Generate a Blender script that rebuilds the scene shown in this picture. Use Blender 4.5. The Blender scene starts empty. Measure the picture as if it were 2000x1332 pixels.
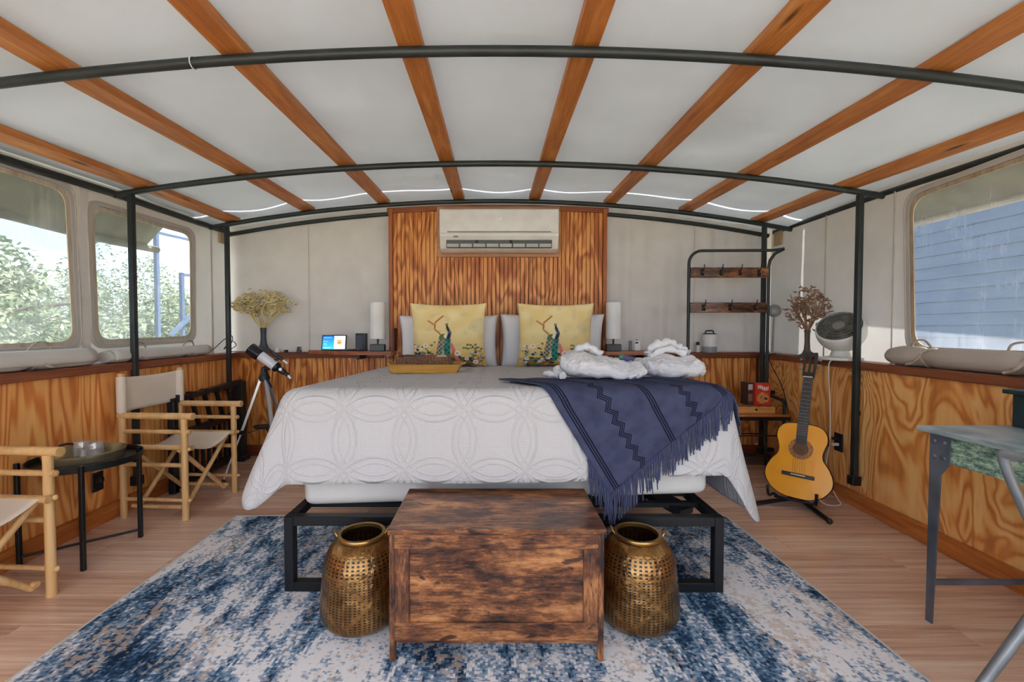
import bpy, bmesh, math, random
from mathutils import Vector, Matrix, noise as mnoise
PI = math.pi
S = bpy.context.scene
COL = S.collection
random.seed(7)

# ------------------------------------------------------------------ camera
cam_d = bpy.data.cameras.new('camera')
cam = bpy.data.objects.new('camera', cam_d); COL.objects.link(cam)
cam_d.sensor_width = 36.0
cam_d.lens = 36.0 * 860.0 / 2000.0
cam_d.shift_x = 0.016
cam_d.clip_start = 0.02; cam_d.clip_end = 400
cam.location = (0, 0, 1.167)
cam.rotation_euler = (PI / 2 - math.atan(23 / 860), 0, 0)
S.camera = cam

# ------------------------------------------------------------------ colour management
vs = S.view_settings
vs.view_transform = 'Standard'; vs.look = 'None'; vs.gamma = 1.0
vs.use_curve_mapping = False
vs.exposure = 1.14
S.cycles.use_denoising = True
S.cycles.max_bounces = 5
S.cycles.diffuse_bounces = 4
S.cycles.glossy_bounces = 2
S.cycles.transmission_bounces = 3
S.cycles.transparent_max_bounces = 8
S.cycles.use_adaptive_sampling = True
S.cycles.adaptive_threshold = 0.09
S.cycles.adaptive_min_samples = 14
S.cycles.sample_clamp_indirect = 6.0
S.cycles.caustics_reflective = False
S.cycles.caustics_refractive = False

# ------------------------------------------------------------------ world: blue sky with soft clouds all round
def build_world():
    w = bpy.data.worlds.new('sky'); S.world = w; w.use_nodes = True
    nt = w.node_tree; nt.nodes.clear()
    N, L = nt.nodes.new, nt.links.new
    tc = N('ShaderNodeTexCoord')
    mp = N('ShaderNodeMapping'); mp.inputs['Scale'].default_value = (1, 1, 1.6)
    L(tc.outputs['Generated'], mp.inputs['Vector'])
    nz = N('ShaderNodeTexNoise'); nz.inputs['Scale'].default_value = 2.6; nz.inputs['Detail'].default_value = 4
    L(mp.outputs['Vector'], nz.inputs['Vector'])
    cr = N('ShaderNodeValToRGB')
    cr.color_ramp.elements[0].position = 0.42; cr.color_ramp.elements[0].color = (0.42, 0.58, 0.84, 1)
    cr.color_ramp.elements[1].position = 0.60; cr.color_ramp.elements[1].color = (0.95, 0.96, 0.98, 1)
    L(nz.outputs['Fac'], cr.inputs['Fac'])
    bg = N('ShaderNodeBackground'); bg.inputs['Strength'].default_value = 1.6
    L(cr.outputs['Color'], bg.inputs['Color'])
    out = N('ShaderNodeOutputWorld'); L(bg.outputs['Background'], out.inputs['Surface'])
build_world()

# ------------------------------------------------------------------ sun, high on the right
sun_d = bpy.data.lights.new('sun', 'SUN'); sun = bpy.data.objects.new('sun', sun_d); COL.objects.link(sun)
sun_d.energy = 8.0; sun_d.angle = math.radians(0.6); sun_d.color = (1.0, 0.975, 0.95)
sd = Vector((-math.cos(math.radians(54)), 0.03, -math.sin(math.radians(54))))
sun.rotation_euler = sd.to_track_quat('-Z', 'Y').to_euler()
sun.location = (6, 2, 8)

# ------------------------------------------------------------------ material helpers
def lin(c):
    return tuple(((x / 255.0) / 12.92 if x / 255.0 <= 0.04045 else ((x / 255.0 + 0.055) / 1.055) ** 2.4) for x in c) + (1.0,)
MATS = {}
class NT:
    def __init__(s, name):
        s.m = bpy.data.materials.new(name); s.m.use_nodes = True
        s.nt = s.m.node_tree; s.nt.nodes.clear()
        s.out = s.n('ShaderNodeOutputMaterial')
    def n(s, t, **kw):
        nd = s.nt.nodes.new(t)
        for k, v in kw.items():
            if hasattr(nd, k): setattr(nd, k, v)
        return nd
    def l(s, a, b): s.nt.links.new(a, b)
    def put(s, sock, v):
        if hasattr(v, 'is_output') or isinstance(v, bpy.types.NodeSocket): s.l(v, sock)
        else: sock.default_value = v
    def math(s, op, a, b=None, c=None):
        nd = s.n('ShaderNodeMath', operation=op)
        s.put(nd.inputs[0], a)
        if b is not None: s.put(nd.inputs[1], b)
        if c is not None: s.put(nd.inputs[2], c)
        return nd.outputs[0]
    def ramp(s, fac, stops, interp='LINEAR'):
        nd = s.n('ShaderNodeValToRGB'); cr = nd.color_ramp; cr.interpolation = interp
        while len(cr.elements) < len(stops): cr.elements.new(0.5)
        for e, (p, c) in zip(cr.elements, stops):
            e.position = p; e.color = c if len(c) == 4 else tuple(c) + (1,)
        s.put(nd.inputs['Fac'], fac)
        return nd.outputs['Color']
    def mix(s, fac, a, b, mode='MIX'):
        nd = s.n('ShaderNodeMixRGB', blend_type=mode)
        s.put(nd.inputs[0], fac); s.put(nd.inputs[1], a); s.put(nd.inputs[2], b)
        return nd.outputs[0]
    def coord(s, kind='Object', scale=(1, 1, 1), rnd=0.0, rot=(0, 0, 0)):
        if kind == 'World':
            o = s.n('ShaderNodeNewGeometry').outputs['Position']
        else:
            o = s.n('ShaderNodeTexCoord').outputs[kind]
        if rnd:
            oi = s.n('ShaderNodeObjectInfo')
            vm = s.n('ShaderNodeVectorMath', operation='ADD')
            cx = s.n('ShaderNodeCombineXYZ')
            r = s.math('MULTIPLY', oi.outputs['Random'], rnd)
            s.l(r, cx.inputs[0]); s.l(s.math('MULTIPLY', r, 1.7), cx.inputs[1]); s.l(s.math('MULTIPLY', r, 0.6), cx.inputs[2])
            s.l(o, vm.inputs[0]); s.l(cx.outputs[0], vm.inputs[1]); o = vm.outputs[0]
        mp = s.n('ShaderNodeMapping'); mp.inputs['Scale'].default_value = scale; mp.inputs['Rotation'].default_value = rot
        s.l(o, mp.inputs['Vector'])
        return mp.outputs['Vector']
    def noise(s, vec, scale, detail=2.0, rough=0.5, dist=0.0):
        nd = s.n('ShaderNodeTexNoise')
        nd.inputs['Scale'].default_value = scale; nd.inputs['Detail'].default_value = detail
        nd.inputs['Roughness'].default_value = rough; nd.inputs['Distortion'].default_value = dist
        s.l(vec, nd.inputs['Vector'])
        return nd.outputs['Fac']
    def bump(s, h, strength=0.2, dist=0.01):
        nd = s.n('ShaderNodeBump'); nd.inputs['Strength'].default_value = strength; nd.inputs['Distance'].default_value = dist
        s.put(nd.inputs['Height'], h)
        return nd.outputs['Normal']
    def bsdf(s, color, rough=0.5, metal=0.0, normal=None, **kw):
        b = s.n('ShaderNodeBsdfPrincipled')
        s.put(b.inputs['Base Color'], color); s.put(b.inputs['Roughness'], rough); s.put(b.inputs['Metallic'], metal)
        if normal is not None: s.l(normal, b.inputs['Normal'])
        for k, v in kw.items(): s.put(b.inputs[k.replace('_', ' ')], v)
        return b.outputs[0]
    def done(s, sh):
        s.l(sh, s.out.inputs['Surface']); return s.m

def plain(name, rgb, rough=0.5, metal=0.0, var=0.06, **kw):
    """one colour with a faint mottling"""
    if name in MATS: return MATS[name]
    t = NT(name); c = lin(rgb)
    v = t.coord('Object', rnd=3)
    f = t.noise(v, 9.0, 1)
    lo = tuple(x * (1 - var) for x in c[:3]) + (1,); hi = tuple(min(1, x * (1 + var)) for x in c[:3]) + (1,)
    MATS[name] = t.done(t.bsdf(t.ramp(f, [(0.3, lo), (0.7, hi)]), rough, metal, **kw))
    return MATS[name]

def plywood(name, light, mid, dark, k=22.0, sc=(1.6, 1.6, 0.42), kind='World', rough=0.42, rnd=0, wob=0.5):
    """rotary-cut plywood: contour-like vertical grain"""
    t = NT(name)
    v = t.coord(kind, sc, rnd=rnd)
    n1 = t.noise(v, 1.5, 3.5, 0.5, wob)
    band = t.math('SINE', t.math('MULTIPLY', n1, k * 2))
    band = t.math('MULTIPLY_ADD', band, 0.5, 0.5)
    band = t.math('POWER', band, 1.5)
    v2 = t.coord(kind, (60, 60, 2.0), rnd=rnd)
    fine = t.noise(v2, 1.2, 3, 0.6)
    v3 = t.coord(kind, (14, 14, 0.8), rnd=rnd)
    streak = t.noise(v3, 1.0, 2)
    f = t.math('ADD', t.math('MULTIPLY', band, 0.50), t.math('MULTIPLY', fine, 0.25))
    f = t.math('ADD', f, t.math('MULTIPLY_ADD', streak, 0.5, -0.18))
    col = t.ramp(f, [(0.12, lin(light)), (0.48, lin(mid)), (0.95, lin(dark))])
    MATS[name] = t.done(t.bsdf(col, rough))
    return MATS[name]

def board(name, light, mid, dark, axis='x', rough=0.5, rnd=9.0, knots=True, kind='Object', gs=1.0):
    """sawn solid board, grain along one axis, a few knots"""
    t = NT(name)
    a = {'x': (1.2, 16, 16), 'y': (16, 1.2, 16), 'z': (16, 16, 1.2)}[axis]
    a = tuple(q * gs for q in a)
    v = t.coord(kind, a, rnd=rnd)
    g = t.noise(v, 1.6, 5, 0.65, 0.4)
    fine = t.noise(t.coord(kind, tuple(q * 6 for q in a), rnd=rnd), 1.0, 2)
    f = t.math('ADD', t.math('MULTIPLY', g, 0.8), t.math('MULTIPLY', fine, 0.25))
    col = t.ramp(f, [(0.30, lin(light)), (0.52, lin(mid)), (0.78, lin(dark))])
    if knots:
        b = {'x': (1.5, 7, 7), 'y': (7, 1.5, 7), 'z': (7, 7, 1.5)}[axis]
        vo = t.n('ShaderNodeTexVoronoi'); vo.inputs['Scale'].default_value = 1.1
        t.l(t.coord(kind, b, rnd=rnd), vo.inputs['Vector'])
        kn = t.ramp(vo.outputs['Distance'], [(0.05, (1, 1, 1)), (0.13, (0, 0, 0))])
        col = t.mix(kn, col, lin(tuple(q * 0.55 for q in dark)))
    MATS[name] = t.done(t.bsdf(col, rough))
    return MATS[name]

def fabric(name, rgb, rough=0.85, weave=450.0, wr=0.0, transl=0.0, var=0.05, bumps=0.15):
    t = NT(name); c = lin(rgb)
    v = t.coord('Object')
    n = t.noise(v, 5.0, 2)
    lo = tuple(x * (1 - var) for x in c[:3]) + (1,); hi = tuple(min(1, x * (1 + var)) for x in c[:3]) + (1,)
    col = t.ramp(n, [(0.3, lo), (0.7, hi)])
    nrm = None
    if bumps:
        h = t.math('MULTIPLY', t.noise(v, 4.5, 3, 0.55, 0.6), wr) if wr else t.noise(v, weave, 0)
        nrm = t.bump(h, bumps, 0.01)
    sh = t.bsdf(col, rough, normal=nrm, Specular_IOR_Level=0.2)
    if transl:
        tr = t.n('ShaderNodeBsdfTranslucent'); t.l(col, tr.inputs['Color'])
        mx = t.n('ShaderNodeMixShader'); mx.inputs[0].default_value = transl
        t.l(sh, mx.inputs[1]); t.l(tr.outputs[0], mx.inputs[2]); sh = mx.outputs[0]
    MATS[name] = t.done(sh); return MATS[name]

def attr_mat(name, rough=0.8, emit=0.0, bump=0.0):
    """colour taken from the mesh's own printed colour attribute"""
    t = NT(name)
    a = t.n('ShaderNodeVertexColor'); a.layer_name = 'Print'
    kw = {}
    if emit:
        kw = dict(Emission_Color=a.outputs['Color'], Emission_Strength=emit)
    nrm = None
    if bump: nrm = t.bump(t.noise(t.coord('Object'), 300, 1), bump, 0.005)
    MATS[name] = t.done(t.bsdf(a.outputs['Color'], rough, normal=nrm, **kw)); return MATS[name]

# ------------------------------------------------------------------ mesh helpers
class MB:
    """collects shapes; build() links them as one mesh object"""
    def __init__(s): s.v = []; s.f = []; s.uv = None; s.fc = {}
    def add(s, vs_, fs): 
        o = len(s.v); s.v += [tuple(p) for p in vs_]; s.f += [tuple(i + o for i in f) for f in fs]; return s
    def box(s, c, d, bev=0.0, rot=None, seg=1):
        hx, hy, hz = d[0] / 2, d[1] / 2, d[2] / 2
        if bev <= 0:
            P = [(x * hx, y * hy, z * hz) for x in (-1, 1) for y in (-1, 1) for z in (-1, 1)]
            Fs = [(0, 1, 3, 2), (4, 6, 7, 5), (0, 4, 5, 1), (2, 3, 7, 6), (0, 2, 6, 4), (1, 5, 7, 3)]
        else:
            bm = bmesh.new(); bmesh.ops.create_cube(bm, size=1)
            for q in bm.verts: q.co = (q.co.x * d[0], q.co.y * d[1], q.co.z * d[2])
            bmesh.ops.bevel(bm, geom=list(bm.edges), offset=min(bev, min(d) * 0.45), segments=seg, profile=0.5, affect='EDGES')
            bm.verts.ensure_lookup_table()
            P = [tuple(q.co) for q in bm.verts]; Fs = [tuple(q.index for q in f.verts) for f in bm.faces]; bm.free()
        R = rot.to_3x3() if rot is not None else None
        P = [(R @ Vector(p) if R else Vector(p)) + Vector(c) for p in P]
        return s.add(P, Fs)
    def bar(s, a, b, w, h, up=(0, 0, 1), bev=0.0):
        a, b = Vector(a), Vector(b); d = b - a; L = d.length
        z = d.normalized(); u = Vector(up)
        if abs(z.dot(u)) > 0.98: u = Vector((0, 1, 0))
        x = u.cross(z).normalized(); y = z.cross(x)
        R = Matrix((x, y, z)).transposed()
        return s.box((a + b) / 2, (w, h, L), bev, R.to_4x4())
    def tube(s, pts, r, n=10, caps=True, closed=False):
        pts = [Vector(p) for p in pts]; m = len(pts)
        rs = r if isinstance(r, (list, tuple)) else [r] * m
        V = []; prev = None
        for i, p in enumerate(pts):
            if closed: t = pts[(i + 1) % m] - pts[i - 1]
            else: t = pts[min(i + 1, m - 1)] - pts[max(i - 1, 0)]
            if t.length < 1e-9: t = Vector((0, 0, 1))
            t.normalize()
            if prev is None:
                a = Vector((0, 0, 1)) if abs(t.z) < 0.9 else Vector((1, 0, 0))
                x = a.cross(t).normalized()
            else:
                x = prev - t * prev.dot(t)
                x = x.normalized() if x.length > 1e-6 else Vector((1, 0, 0)).cross(t).normalized()
            y = t.cross(x); prev = x
            V += [p + (x * math.cos(k * 2 * PI / n) + y * math.sin(k * 2 * PI / n)) * rs[i] for k in range(n)]
        Fs = []
        for i in range(m if closed else m - 1):
            j = (i + 1) % m
            for k in range(n):
                k2 = (k + 1) % n
                Fs.append((i * n + k, i * n + k2, j * n + k2, j * n + k))
        if caps and not closed:
            Fs.append(tuple(range(n - 1, -1, -1))); Fs.append(tuple((m - 1) * n + k for k in range(n)))
        return s.add(V, Fs)
    def cyl(s, a, b, r0, r1=None, n=16): return s.tube([a, b], [r0, r0 if r1 is None else r1], n)
    def lathe(s, prof, c=(0, 0, 0), n=32, sx=1, sy=1, rot=None):
        V = []; m = len(prof); idx = []
        for (r, z) in prof:
            if r < 1e-6:
                idx.append([len(V)] * n); V.append(Vector((0, 0, z)))
            else:
                idx.append(list(range(len(V), len(V) + n)))
                V += [Vector((r * sx * math.cos(k * 2 * PI / n), r * sy * math.sin(k * 2 * PI / n), z)) for k in range(n)]
        Fs = []
        for i in range(m - 1):
            for k in range(n):
                k2 = (k + 1) % n
                q = [idx[i][k], idx[i][k2], idx[i + 1][k2], idx[i + 1][k]]
                q2 = []
                for a in q:
                    if a not in q2: q2.append(a)
                if len(q2) > 2: Fs.append(tuple(q2))
        if rot is not None: V = [rot.to_3x3() @ p for p in V]
        return s.add([p + Vector(c) for p in V], Fs)
    def ball(s, c, r, n=14, m=8, sc=(1, 1, 1)):
        prof = [(math.sin(PI * i / m) * 1.0, -math.cos(PI * i / m)) for i in range(m + 1)]
        t = MB().lathe(prof, n=n)
        return s.add([(c[0] + p[0] * r * sc[0], c[1] + p[1] * r * sc[1], c[2] + p[2] * r * sc[2]) for p in t.v], t.f)
    def prism(s, pts, z0, z1, M=None):
        """extrude a 2-D outline (x,y) from z0 to z1"""
        n = len(pts)
        V = [Vector((x, y, z0)) for x, y in pts] + [Vector((x, y, z1)) for x, y in pts]
        Fs = [tuple(range(n - 1, -1, -1)), tuple(range(n, 2 * n))] + [(i, (i + 1) % n, n + (i + 1) % n, n + i) for i in range(n)]
        if M is not None: V = [M @ p for p in V]
        return s.add(V, Fs)
    def grid(s, fn, nu, nv, uv=False):
        """fn(u,v) for u,v in 0..1"""
        o = len(s.v)
        V = [fn(i / nu, j / nv) for j in range(nv + 1) for i in range(nu + 1)]
        Fs = [(j * (nu + 1) + i, j * (nu + 1) + i + 1, (j + 1) * (nu + 1) + i + 1, (j + 1) * (nu + 1) + i) for j in range(nv) for i in range(nu)]
        if uv:
            if s.uv is None: s.uv = {}
            for j in range(nv + 1):
                for i in range(nu + 1): s.uv[o + j * (nu + 1) + i] = (i / nu, j / nv)
        return s.add(V, Fs)
    def build(s, name, mat, parent=None, smooth=40, loc=None, solid=0.0, colors=None):
        me = bpy.data.meshes.new(name); me.from_pydata(s.v, [], s.f); me.update()
        if s.uv:
            ul = me.uv_layers.new(name='UVMap')
            for lp in me.loops: ul.data[lp.index].uv = s.uv.get(lp.vertex_index, (0, 0))
        if colors:
            ca = me.color_attributes.new('Print', 'FLOAT_COLOR', 'POINT')
            for i, c in enumerate(colors): ca.data[i].color = c
        if smooth:
            me.polygons.foreach_set('use_smooth', [True] * len(me.polygons))
            me.set_sharp_from_angle(angle=math.radians(smooth))
        if mat: me.materials.append(mat)
        o = bpy.data.objects.new(name, me); COL.objects.link(o)
        if parent is not None: o.parent = parent
        if loc is not None: o.location = loc
        if solid:
            md = o.modifiers.new('thick', 'SOLIDIFY'); md.thickness = solid; md.offset = 0
        return o

def empty(name, loc=(0, 0, 0), rz=0.0, parent=None):
    o = bpy.data.objects.new(name, None); COL.objects.link(o); o.location = loc; o.rotation_euler = (0, 0, rz)
    o.empty_display_size = 0.05
    if parent is not None: o.parent = parent
    return o
def tag(o, label, cat, group=None):
    o['label'] = label; o['category'] = cat
    if group: o['group'] = group
    return o
def struct(o, label=None):
    o['kind'] = 'structure'
    if label: o['label'] = label
    return o
def thing(name, label, cat, loc=(0, 0, 0), rz=0.0, group=None):
    return tag(empty(name, loc, rz), label, cat, group)
def share(o, name, loc=(0, 0, 0), rot=None, parent=None, scale=None):
    c = o.copy(); COL.objects.link(c); c.parent = parent if parent is not None else o.parent
    c.location = loc
    if rot is not None: c.rotation_euler = rot
    if scale is not None: c.scale = scale
    return c
def fillet(pts, r, k=6):
    """round the corners of a closed 2-D outline"""
    out = []; n = len(pts)
    for i in range(n):
        p0, p, p1 = Vector(pts[i - 1]), Vector(pts[i]), Vector(pts[(i + 1) % n])
        a, b = (p0 - p), (p1 - p)
        rr = min(r, a.length * 0.48, b.length * 0.48)
        A, B = p + a.normalized() * rr, p + b.normalized() * rr
        for j in range(k + 1):
            t = j / k
            out.append(tuple(A * (1 - t) ** 2 + p * 2 * t * (1 - t) + B * t * t))
    return out
def catmull(pts, k=6):
    P = [Vector(p) for p in pts]; out = []
    for i in range(len(P) - 1):
        p0 = P[max(i - 1, 0)]; p1 = P[i]; p2 = P[i + 1]; p3 = P[min(i + 2, len(P) - 1)]
        for j in range(k):
            t = j / k
            out.append(0.5 * ((2 * p1) + (p2 - p0) * t + (2 * p0 - 5 * p1 + 4 * p2 - p3) * t * t + (3 * p1 - p0 - 3 * p2 + p3) * t ** 3))
    out.append(P[-1]); return out

# ------------------------------------------------------------------ shared materials
M_PLY_R = plywood('plywood_wide_grain', (254, 204, 130), (242, 164, 88), (172, 88, 38), k=58, sc=(1.3, 1.3, 0.55), wob=0.9)
M_PLY_L = plywood('plywood_straight_grain', (252, 190, 114), (234, 148, 76), (186, 98, 46), k=64, sc=(1.9, 1.9, 0.20), wob=0.3)
M_PLY_B = plywood('plywood_grooved', (236, 168, 92), (200, 118, 54), (128, 62, 24), k=52, sc=(2.2, 2.2, 0.42), wob=0.5)
M_SILL = board('sill_wood', (164, 98, 66), (136, 76, 50), (98, 52, 36), 'y', 0.4)
M_SILLX = board('sill_wood_cross', (150, 84, 50), (118, 62, 38), (84, 42, 28), 'x', 0.4)
M_SHELF = board('shelf_wood', (184, 112, 66), (150, 84, 50), (112, 58, 34), 'x', 0.4, knots=False)
M_BASEY = board('baseboard_wood', (222, 142, 70), (190, 108, 50), (128, 64, 28), 'y', 0.4)
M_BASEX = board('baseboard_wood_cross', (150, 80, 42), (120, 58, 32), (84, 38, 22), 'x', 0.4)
M_BATTEN = board('batten_wood', (216, 150, 80), (186, 114, 52), (140, 78, 34), 'y', 0.5)
M_STEEL = plain('frame_steel', (46, 52, 52), 0.42, 0.3, var=0.15)
M_BLACK = plain('black_metal', (24, 26, 30), 0.4, 0.2, var=0.15)
M_BLACKP = plain('black_plastic', (22, 23, 27), 0.45)
M_WHITEP = plain('white_plastic', (222, 220, 216), 0.35)
M_CANVAS = fabric('canvas', (226, 222, 216), 0.9, 700, 0.9, 0.14, var=0.04, bumps=0.25)
M_CEIL = fabric('ceiling_canvas', (220, 225, 230), 0.9, 700, 0.5, 0.27, var=0.02, bumps=0)
def M_TRANSP():
    t = NT('clear_vinyl')
    v = t.coord('World', (1, 1.2, 1))
    w = t.noise(v, 2.2, 4, 0.5, 0.6)
    scr = t.noise(t.coord('World', (1, 40, 1.6)), 1.5, 3, 0.6, 0.3)
    f = t.ramp(t.math('ADD', t.math('MULTIPLY', w, 0.7), t.math('MULTIPLY', scr, 0.3)), [(0.32, (0.09, 0.09, 0.09)), (0.72, (0.32, 0.32, 0.32))])
    tr = t.n('ShaderNodeBsdfTransparent'); tr.inputs['Color'].default_value = (0.66, 0.67, 0.68, 1)
    df = t.n('ShaderNodeBsdfTranslucent'); df.inputs['Color'].default_value = (0.85, 0.88, 0.9, 1)
    d2 = t.n('ShaderNodeBsdfDiffuse'); d2.inputs['Color'].default_value = (0.8, 0.82, 0.84, 1)
    ms = t.n('ShaderNodeMixShader'); ms.inputs[0].default_value = 0.3; t.l(df.outputs[0], ms.inputs[1]); t.l(d2.outputs[0], ms.inputs[2])
    gl = t.n('ShaderNodeBsdfGlossy'); gl.inputs['Roughness'].default_value = 0.12
    t.l(t.bump(w, 0.3, 0.02), gl.inputs['Normal'])
    m1 = t.n('ShaderNodeMixShader'); t.l(f, m1.inputs[0]); t.l(tr.outputs[0], m1.inputs[1]); t.l(ms.outputs[0], m1.inputs[2])
    m2 = t.n('ShaderNodeMixShader'); m2.inputs[0].default_value = 0.035; t.l(m1.outputs[0], m2.inputs[1]); t.l(gl.outputs[0], m2.inputs[2])
    MATS['vinyl'] = t.done(m2.outputs[0]); return MATS['vinyl']
M_VINYL = M_TRANSP()

# ================================================================== THE SETTING
Y0, YB = -0.75, 4.05            # unseen front left open close by for more light; back wainscot face
RX0, RSL = 2.325, 0.05         # right wall: x = 2.325 + 0.05 (y - 1.9)
RANG = -math.atan(RSL)
SILL = 0.955
BOWS = [(0.5, 2.21, 0.21), (1.65, 2.213, 0.21), (2.85, 2.249, 0.20), (3.8, 2.284, 0.225)]
XM = 2.45
def roof(x, y):
    """underside of the battens = top of the bows"""
    b = BOWS
    if y <= b[0][0]: zc, d = b[0][1], b[0][2]
    elif y >= b[-1][0]:
        zc, d = b[-1][1] + 0.03 * (y - b[-1][0]), b[-1][2]
    else:
        for i in range(len(b) - 1):
            if b[i][0] <= y <= b[i + 1][0]:
                t = (y - b[i][0]) / (b[i + 1][0] - b[i][0])
                zc = b[i][1] * (1 - t) + b[i + 1][1] * t; d = b[i][2] * (1 - t) + b[i + 1][2] * t; break
    return zc - d * (x / XM) ** 2
BATX = [-2.27, -1.62, -0.965, -0.315, 0.335, 0.985, 1.64, 2.27]

def build_floor():
    fl = MB().box((0.03, 1.68, -0.045), (5.4, 4.88, 0.05)).build('floor', plain('underlay', (70, 52, 44), 0.8), None, 0)
    struct(fl, 'warm brown laminate plank floor')
    # laminate planks running across the room
    t = NT('floor_plank')
    v = t.coord('Object', (0.9, 24, 24), rnd=37)
    g = t.noise(v, 1.4, 5, 0.62, 0.5)
    fine = t.noise(t.coord('Object', (5, 160, 160), rnd=37), 1.0, 2)
    oi = t.n('ShaderNodeObjectInfo')
    f = t.math('ADD', t.math('MULTIPLY', g, 0.75), t.math('MULTIPLY', fine, 0.22))
    f = t.math('ADD', f, t.math('MULTIPLY_ADD', oi.outputs['Random'], 0.2, -0.08))
    col = t.ramp(f, [(0.28, lin((244, 220, 200))), (0.52, lin((222, 182, 158))), (0.8, lin((168, 128, 108)))])
    m = t.done(t.bsdf(col, 0.22))
    pw, pl = 0.19, 1.22
    protos = {}
    y = -0.76; r = 0
    while y < 4.12:
        x = -2.62 - random.random() * 1.1
        while x < 2.7:
            x0, x1 = max(x, -2.62), min(x + pl, 2.70)
            if x1 - x0 > 0.03:
                L = round(x1 - x0 - 0.0025, 3)
                k = L
                if k not in protos:
                    o = MB().box((0, 0, 0), (L, pw - 0.0025, 0.02), 0.0012).build('plank', m, fl, 0)
                    protos[k] = o
                else:
                    o = share(protos[k], 'plank', parent=fl)
                o.location = ((x0 + x1) / 2, y + pw / 2, -0.01)
            x += pl
        y += pw; r += 1
build_floor()

def ply_panels(par, x, ys, z0, z1, mat, th=0.02):
    for a, b in zip(ys[:-1], ys[1:]):
        MB().box((x, (a + b) / 2, (z0 + z1) / 2), (th, b - a - 0.003, z1 - z0), 0.002).build('panel', mat, par, 0)

def canvas_wall(par, x, y0, y1, z0, top, holes, mat, name='canvas'):
    """upright canvas sheet at local x with rounded openings; top = function(y)"""
    bm = bmesh.new()
    outer = [(y0, z0), (y1, z0)] + [(y1 + (y0 - y1) * i / 24, top(y1 + (y0 - y1) * i / 24)) for i in range(25)]
    edges = []
    for loop in [outer] + holes:
        vs_ = [bm.verts.new((x, p[0], p[1])) for p in loop]
        for i in range(len(vs_)): edges.append(bm.edges.new((vs_[i], vs_[(i + 1) % len(vs_)])))
    bmesh.ops.triangle_fill(bm, use_beauty=True, edges=edges)
    me = bpy.data.meshes.new(name); bm.to_mesh(me); bm.free(); me.materials.append(mat)
    o = bpy.data.objects.new(name, me); COL.objects.link(o); o.parent = par
    return o

def window(n, par_loc, par_rz, x, loop, side, label, rust):
    """clear vinyl window sewn into the canvas: pane, taped border, zip line"""
    w = struct(empty('window_%d' % n, par_loc, par_rz), label)
    bm = bmesh.new(); vs_ = [bm.verts.new((x, p[0], p[1])) for p in loop]
    bm.faces.new(vs_); bmesh.ops.triangulate(bm, faces=bm.faces[:])
    me = bpy.data.meshes.new('pane'); bm.to_mesh(me); bm.free(); me.materials.append(M_VINYL)
    o = bpy.data.objects.new('pane', me); COL.objects.link(o); o.parent = w
    cy = sum(p[0] for p in loop) / len(loop); cz = sum(p[1] for p in loop) / len(loop)
    hy = max(abs(p[0] - cy) for p in loop); hz = max(abs(p[1] - cz) for p in loop)
    def off(d): return [(cy + (p[0] - cy) * (hy + d) / hy, cz + (p[1] - cz) * (hz + d) / hz) for p in loop]
    def ring(d0, d1, th, nm, mat):
        a, b = off(d0), off(d1); k = len(a); xi = x - side * th
        V = [(x, *p) for p in a] + [(x, *p) for p in b] + [(xi, *p) for p in a] + [(xi, *p) for p in b]
        Fs = []
        for i in range(k):
            j = (i + 1) % k
            Fs += [(2 * k + i, 2 * k + j, 3 * k + j, 3 * k + i), (k + i, k + j, 3 * k + j, 3 * k + i), (i, j, 2 * k + j, 2 * k + i), (i, j, k + j, k + i)]
        MB().add(V, Fs).build(nm, mat, w, 0)
    ring(-0.020, 0.004, 0.006, 'border_tape', rust)
    ring(0.006, 0.030, 0.010, 'zip_flap', fabric_cached('zip_grey', (188, 184, 180)))
    ring(0.030, 0.036, 0.014, 'piping', plain('piping_beige', (196, 186, 172), 0.8))
    return w
def fabric_cached(n, rgb):
    return MATS.get(n) or fabric(n, rgb)

# ---- left wall
def left_wall():
    w = struct(empty('wall_left', (0, 0, 0)), 'plywood wainscot with canvas and clear windows above, left side')
    ply_panels(w, -2.385, [-0.75, 0.35, 1.55, 2.62, 3.42, 4.06], 0.0, 0.91, M_PLY_L)
    MB().box((-2.405, 1.65, 0.455), (0.012, 4.8, 0.91)).build('backing', plain('leak_backing', (110, 64, 36), 0.8), w, 0)  # unseen sheet added to stop light leaking through the panel gaps
    top = lambda y: roof(XM, y) + 0.03
    h1 = fillet([(1.05, 1.075), (2.585, 1.075), (2.56, 1.975), (1.05, 1.965)], 0.09)
    h2 = fillet([(2.715, 1.08), (3.575, 1.095), (3.59, 1.945), (2.70, 1.925)], 0.09)
    canvas_wall(w, -2.47, -0.75, 4.09, 0.90, top, [h1, h2], M_CANVAS)
    rust = board('border_tape_tan', (206, 198, 182), (192, 180, 160), (160, 140, 112), 'z', 0.8, knots=False)
    window(1, (0, 0, 0), 0, -2.468, h1, -1, 'large clear vinyl window nearest on the left, trees behind', rust)
    window(2, (0, 0, 0), 0, -2.468, h2, -1, 'clear vinyl window behind the slim post on the left', rust)
    # corner seams
    MB().box((-2.462, 3.83, 1.5), (0.006, 0.02, 1.2)).build('seam', M_CANVAS, w, 0)
    MB().box((-2.465, 2.65, 1.5), (0.012, 0.05, 1.12)).build('seam', M_CANVAS, w, 0)
    MB().box((-2.455, 3.985, 2.0), (0.02, 0.1, 0.12)).build('corner_patch', plain('patch_tan', (176, 152, 118), 0.9), w, 0)
    s = MB().box((-2.41, 1.65, SILL - 0.025), (0.135, 4.80, 0.05), 0.004).build('trim_1', M_SILL, None, 0); struct(s, 'dark wood sill along the left wall')
    b = MB().box((-2.362, 1.65, 0.05), (0.024, 4.8, 0.1), 0.003).build('baseboard_left', M_BASEY, None, 0); struct(b)
left_wall()

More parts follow.
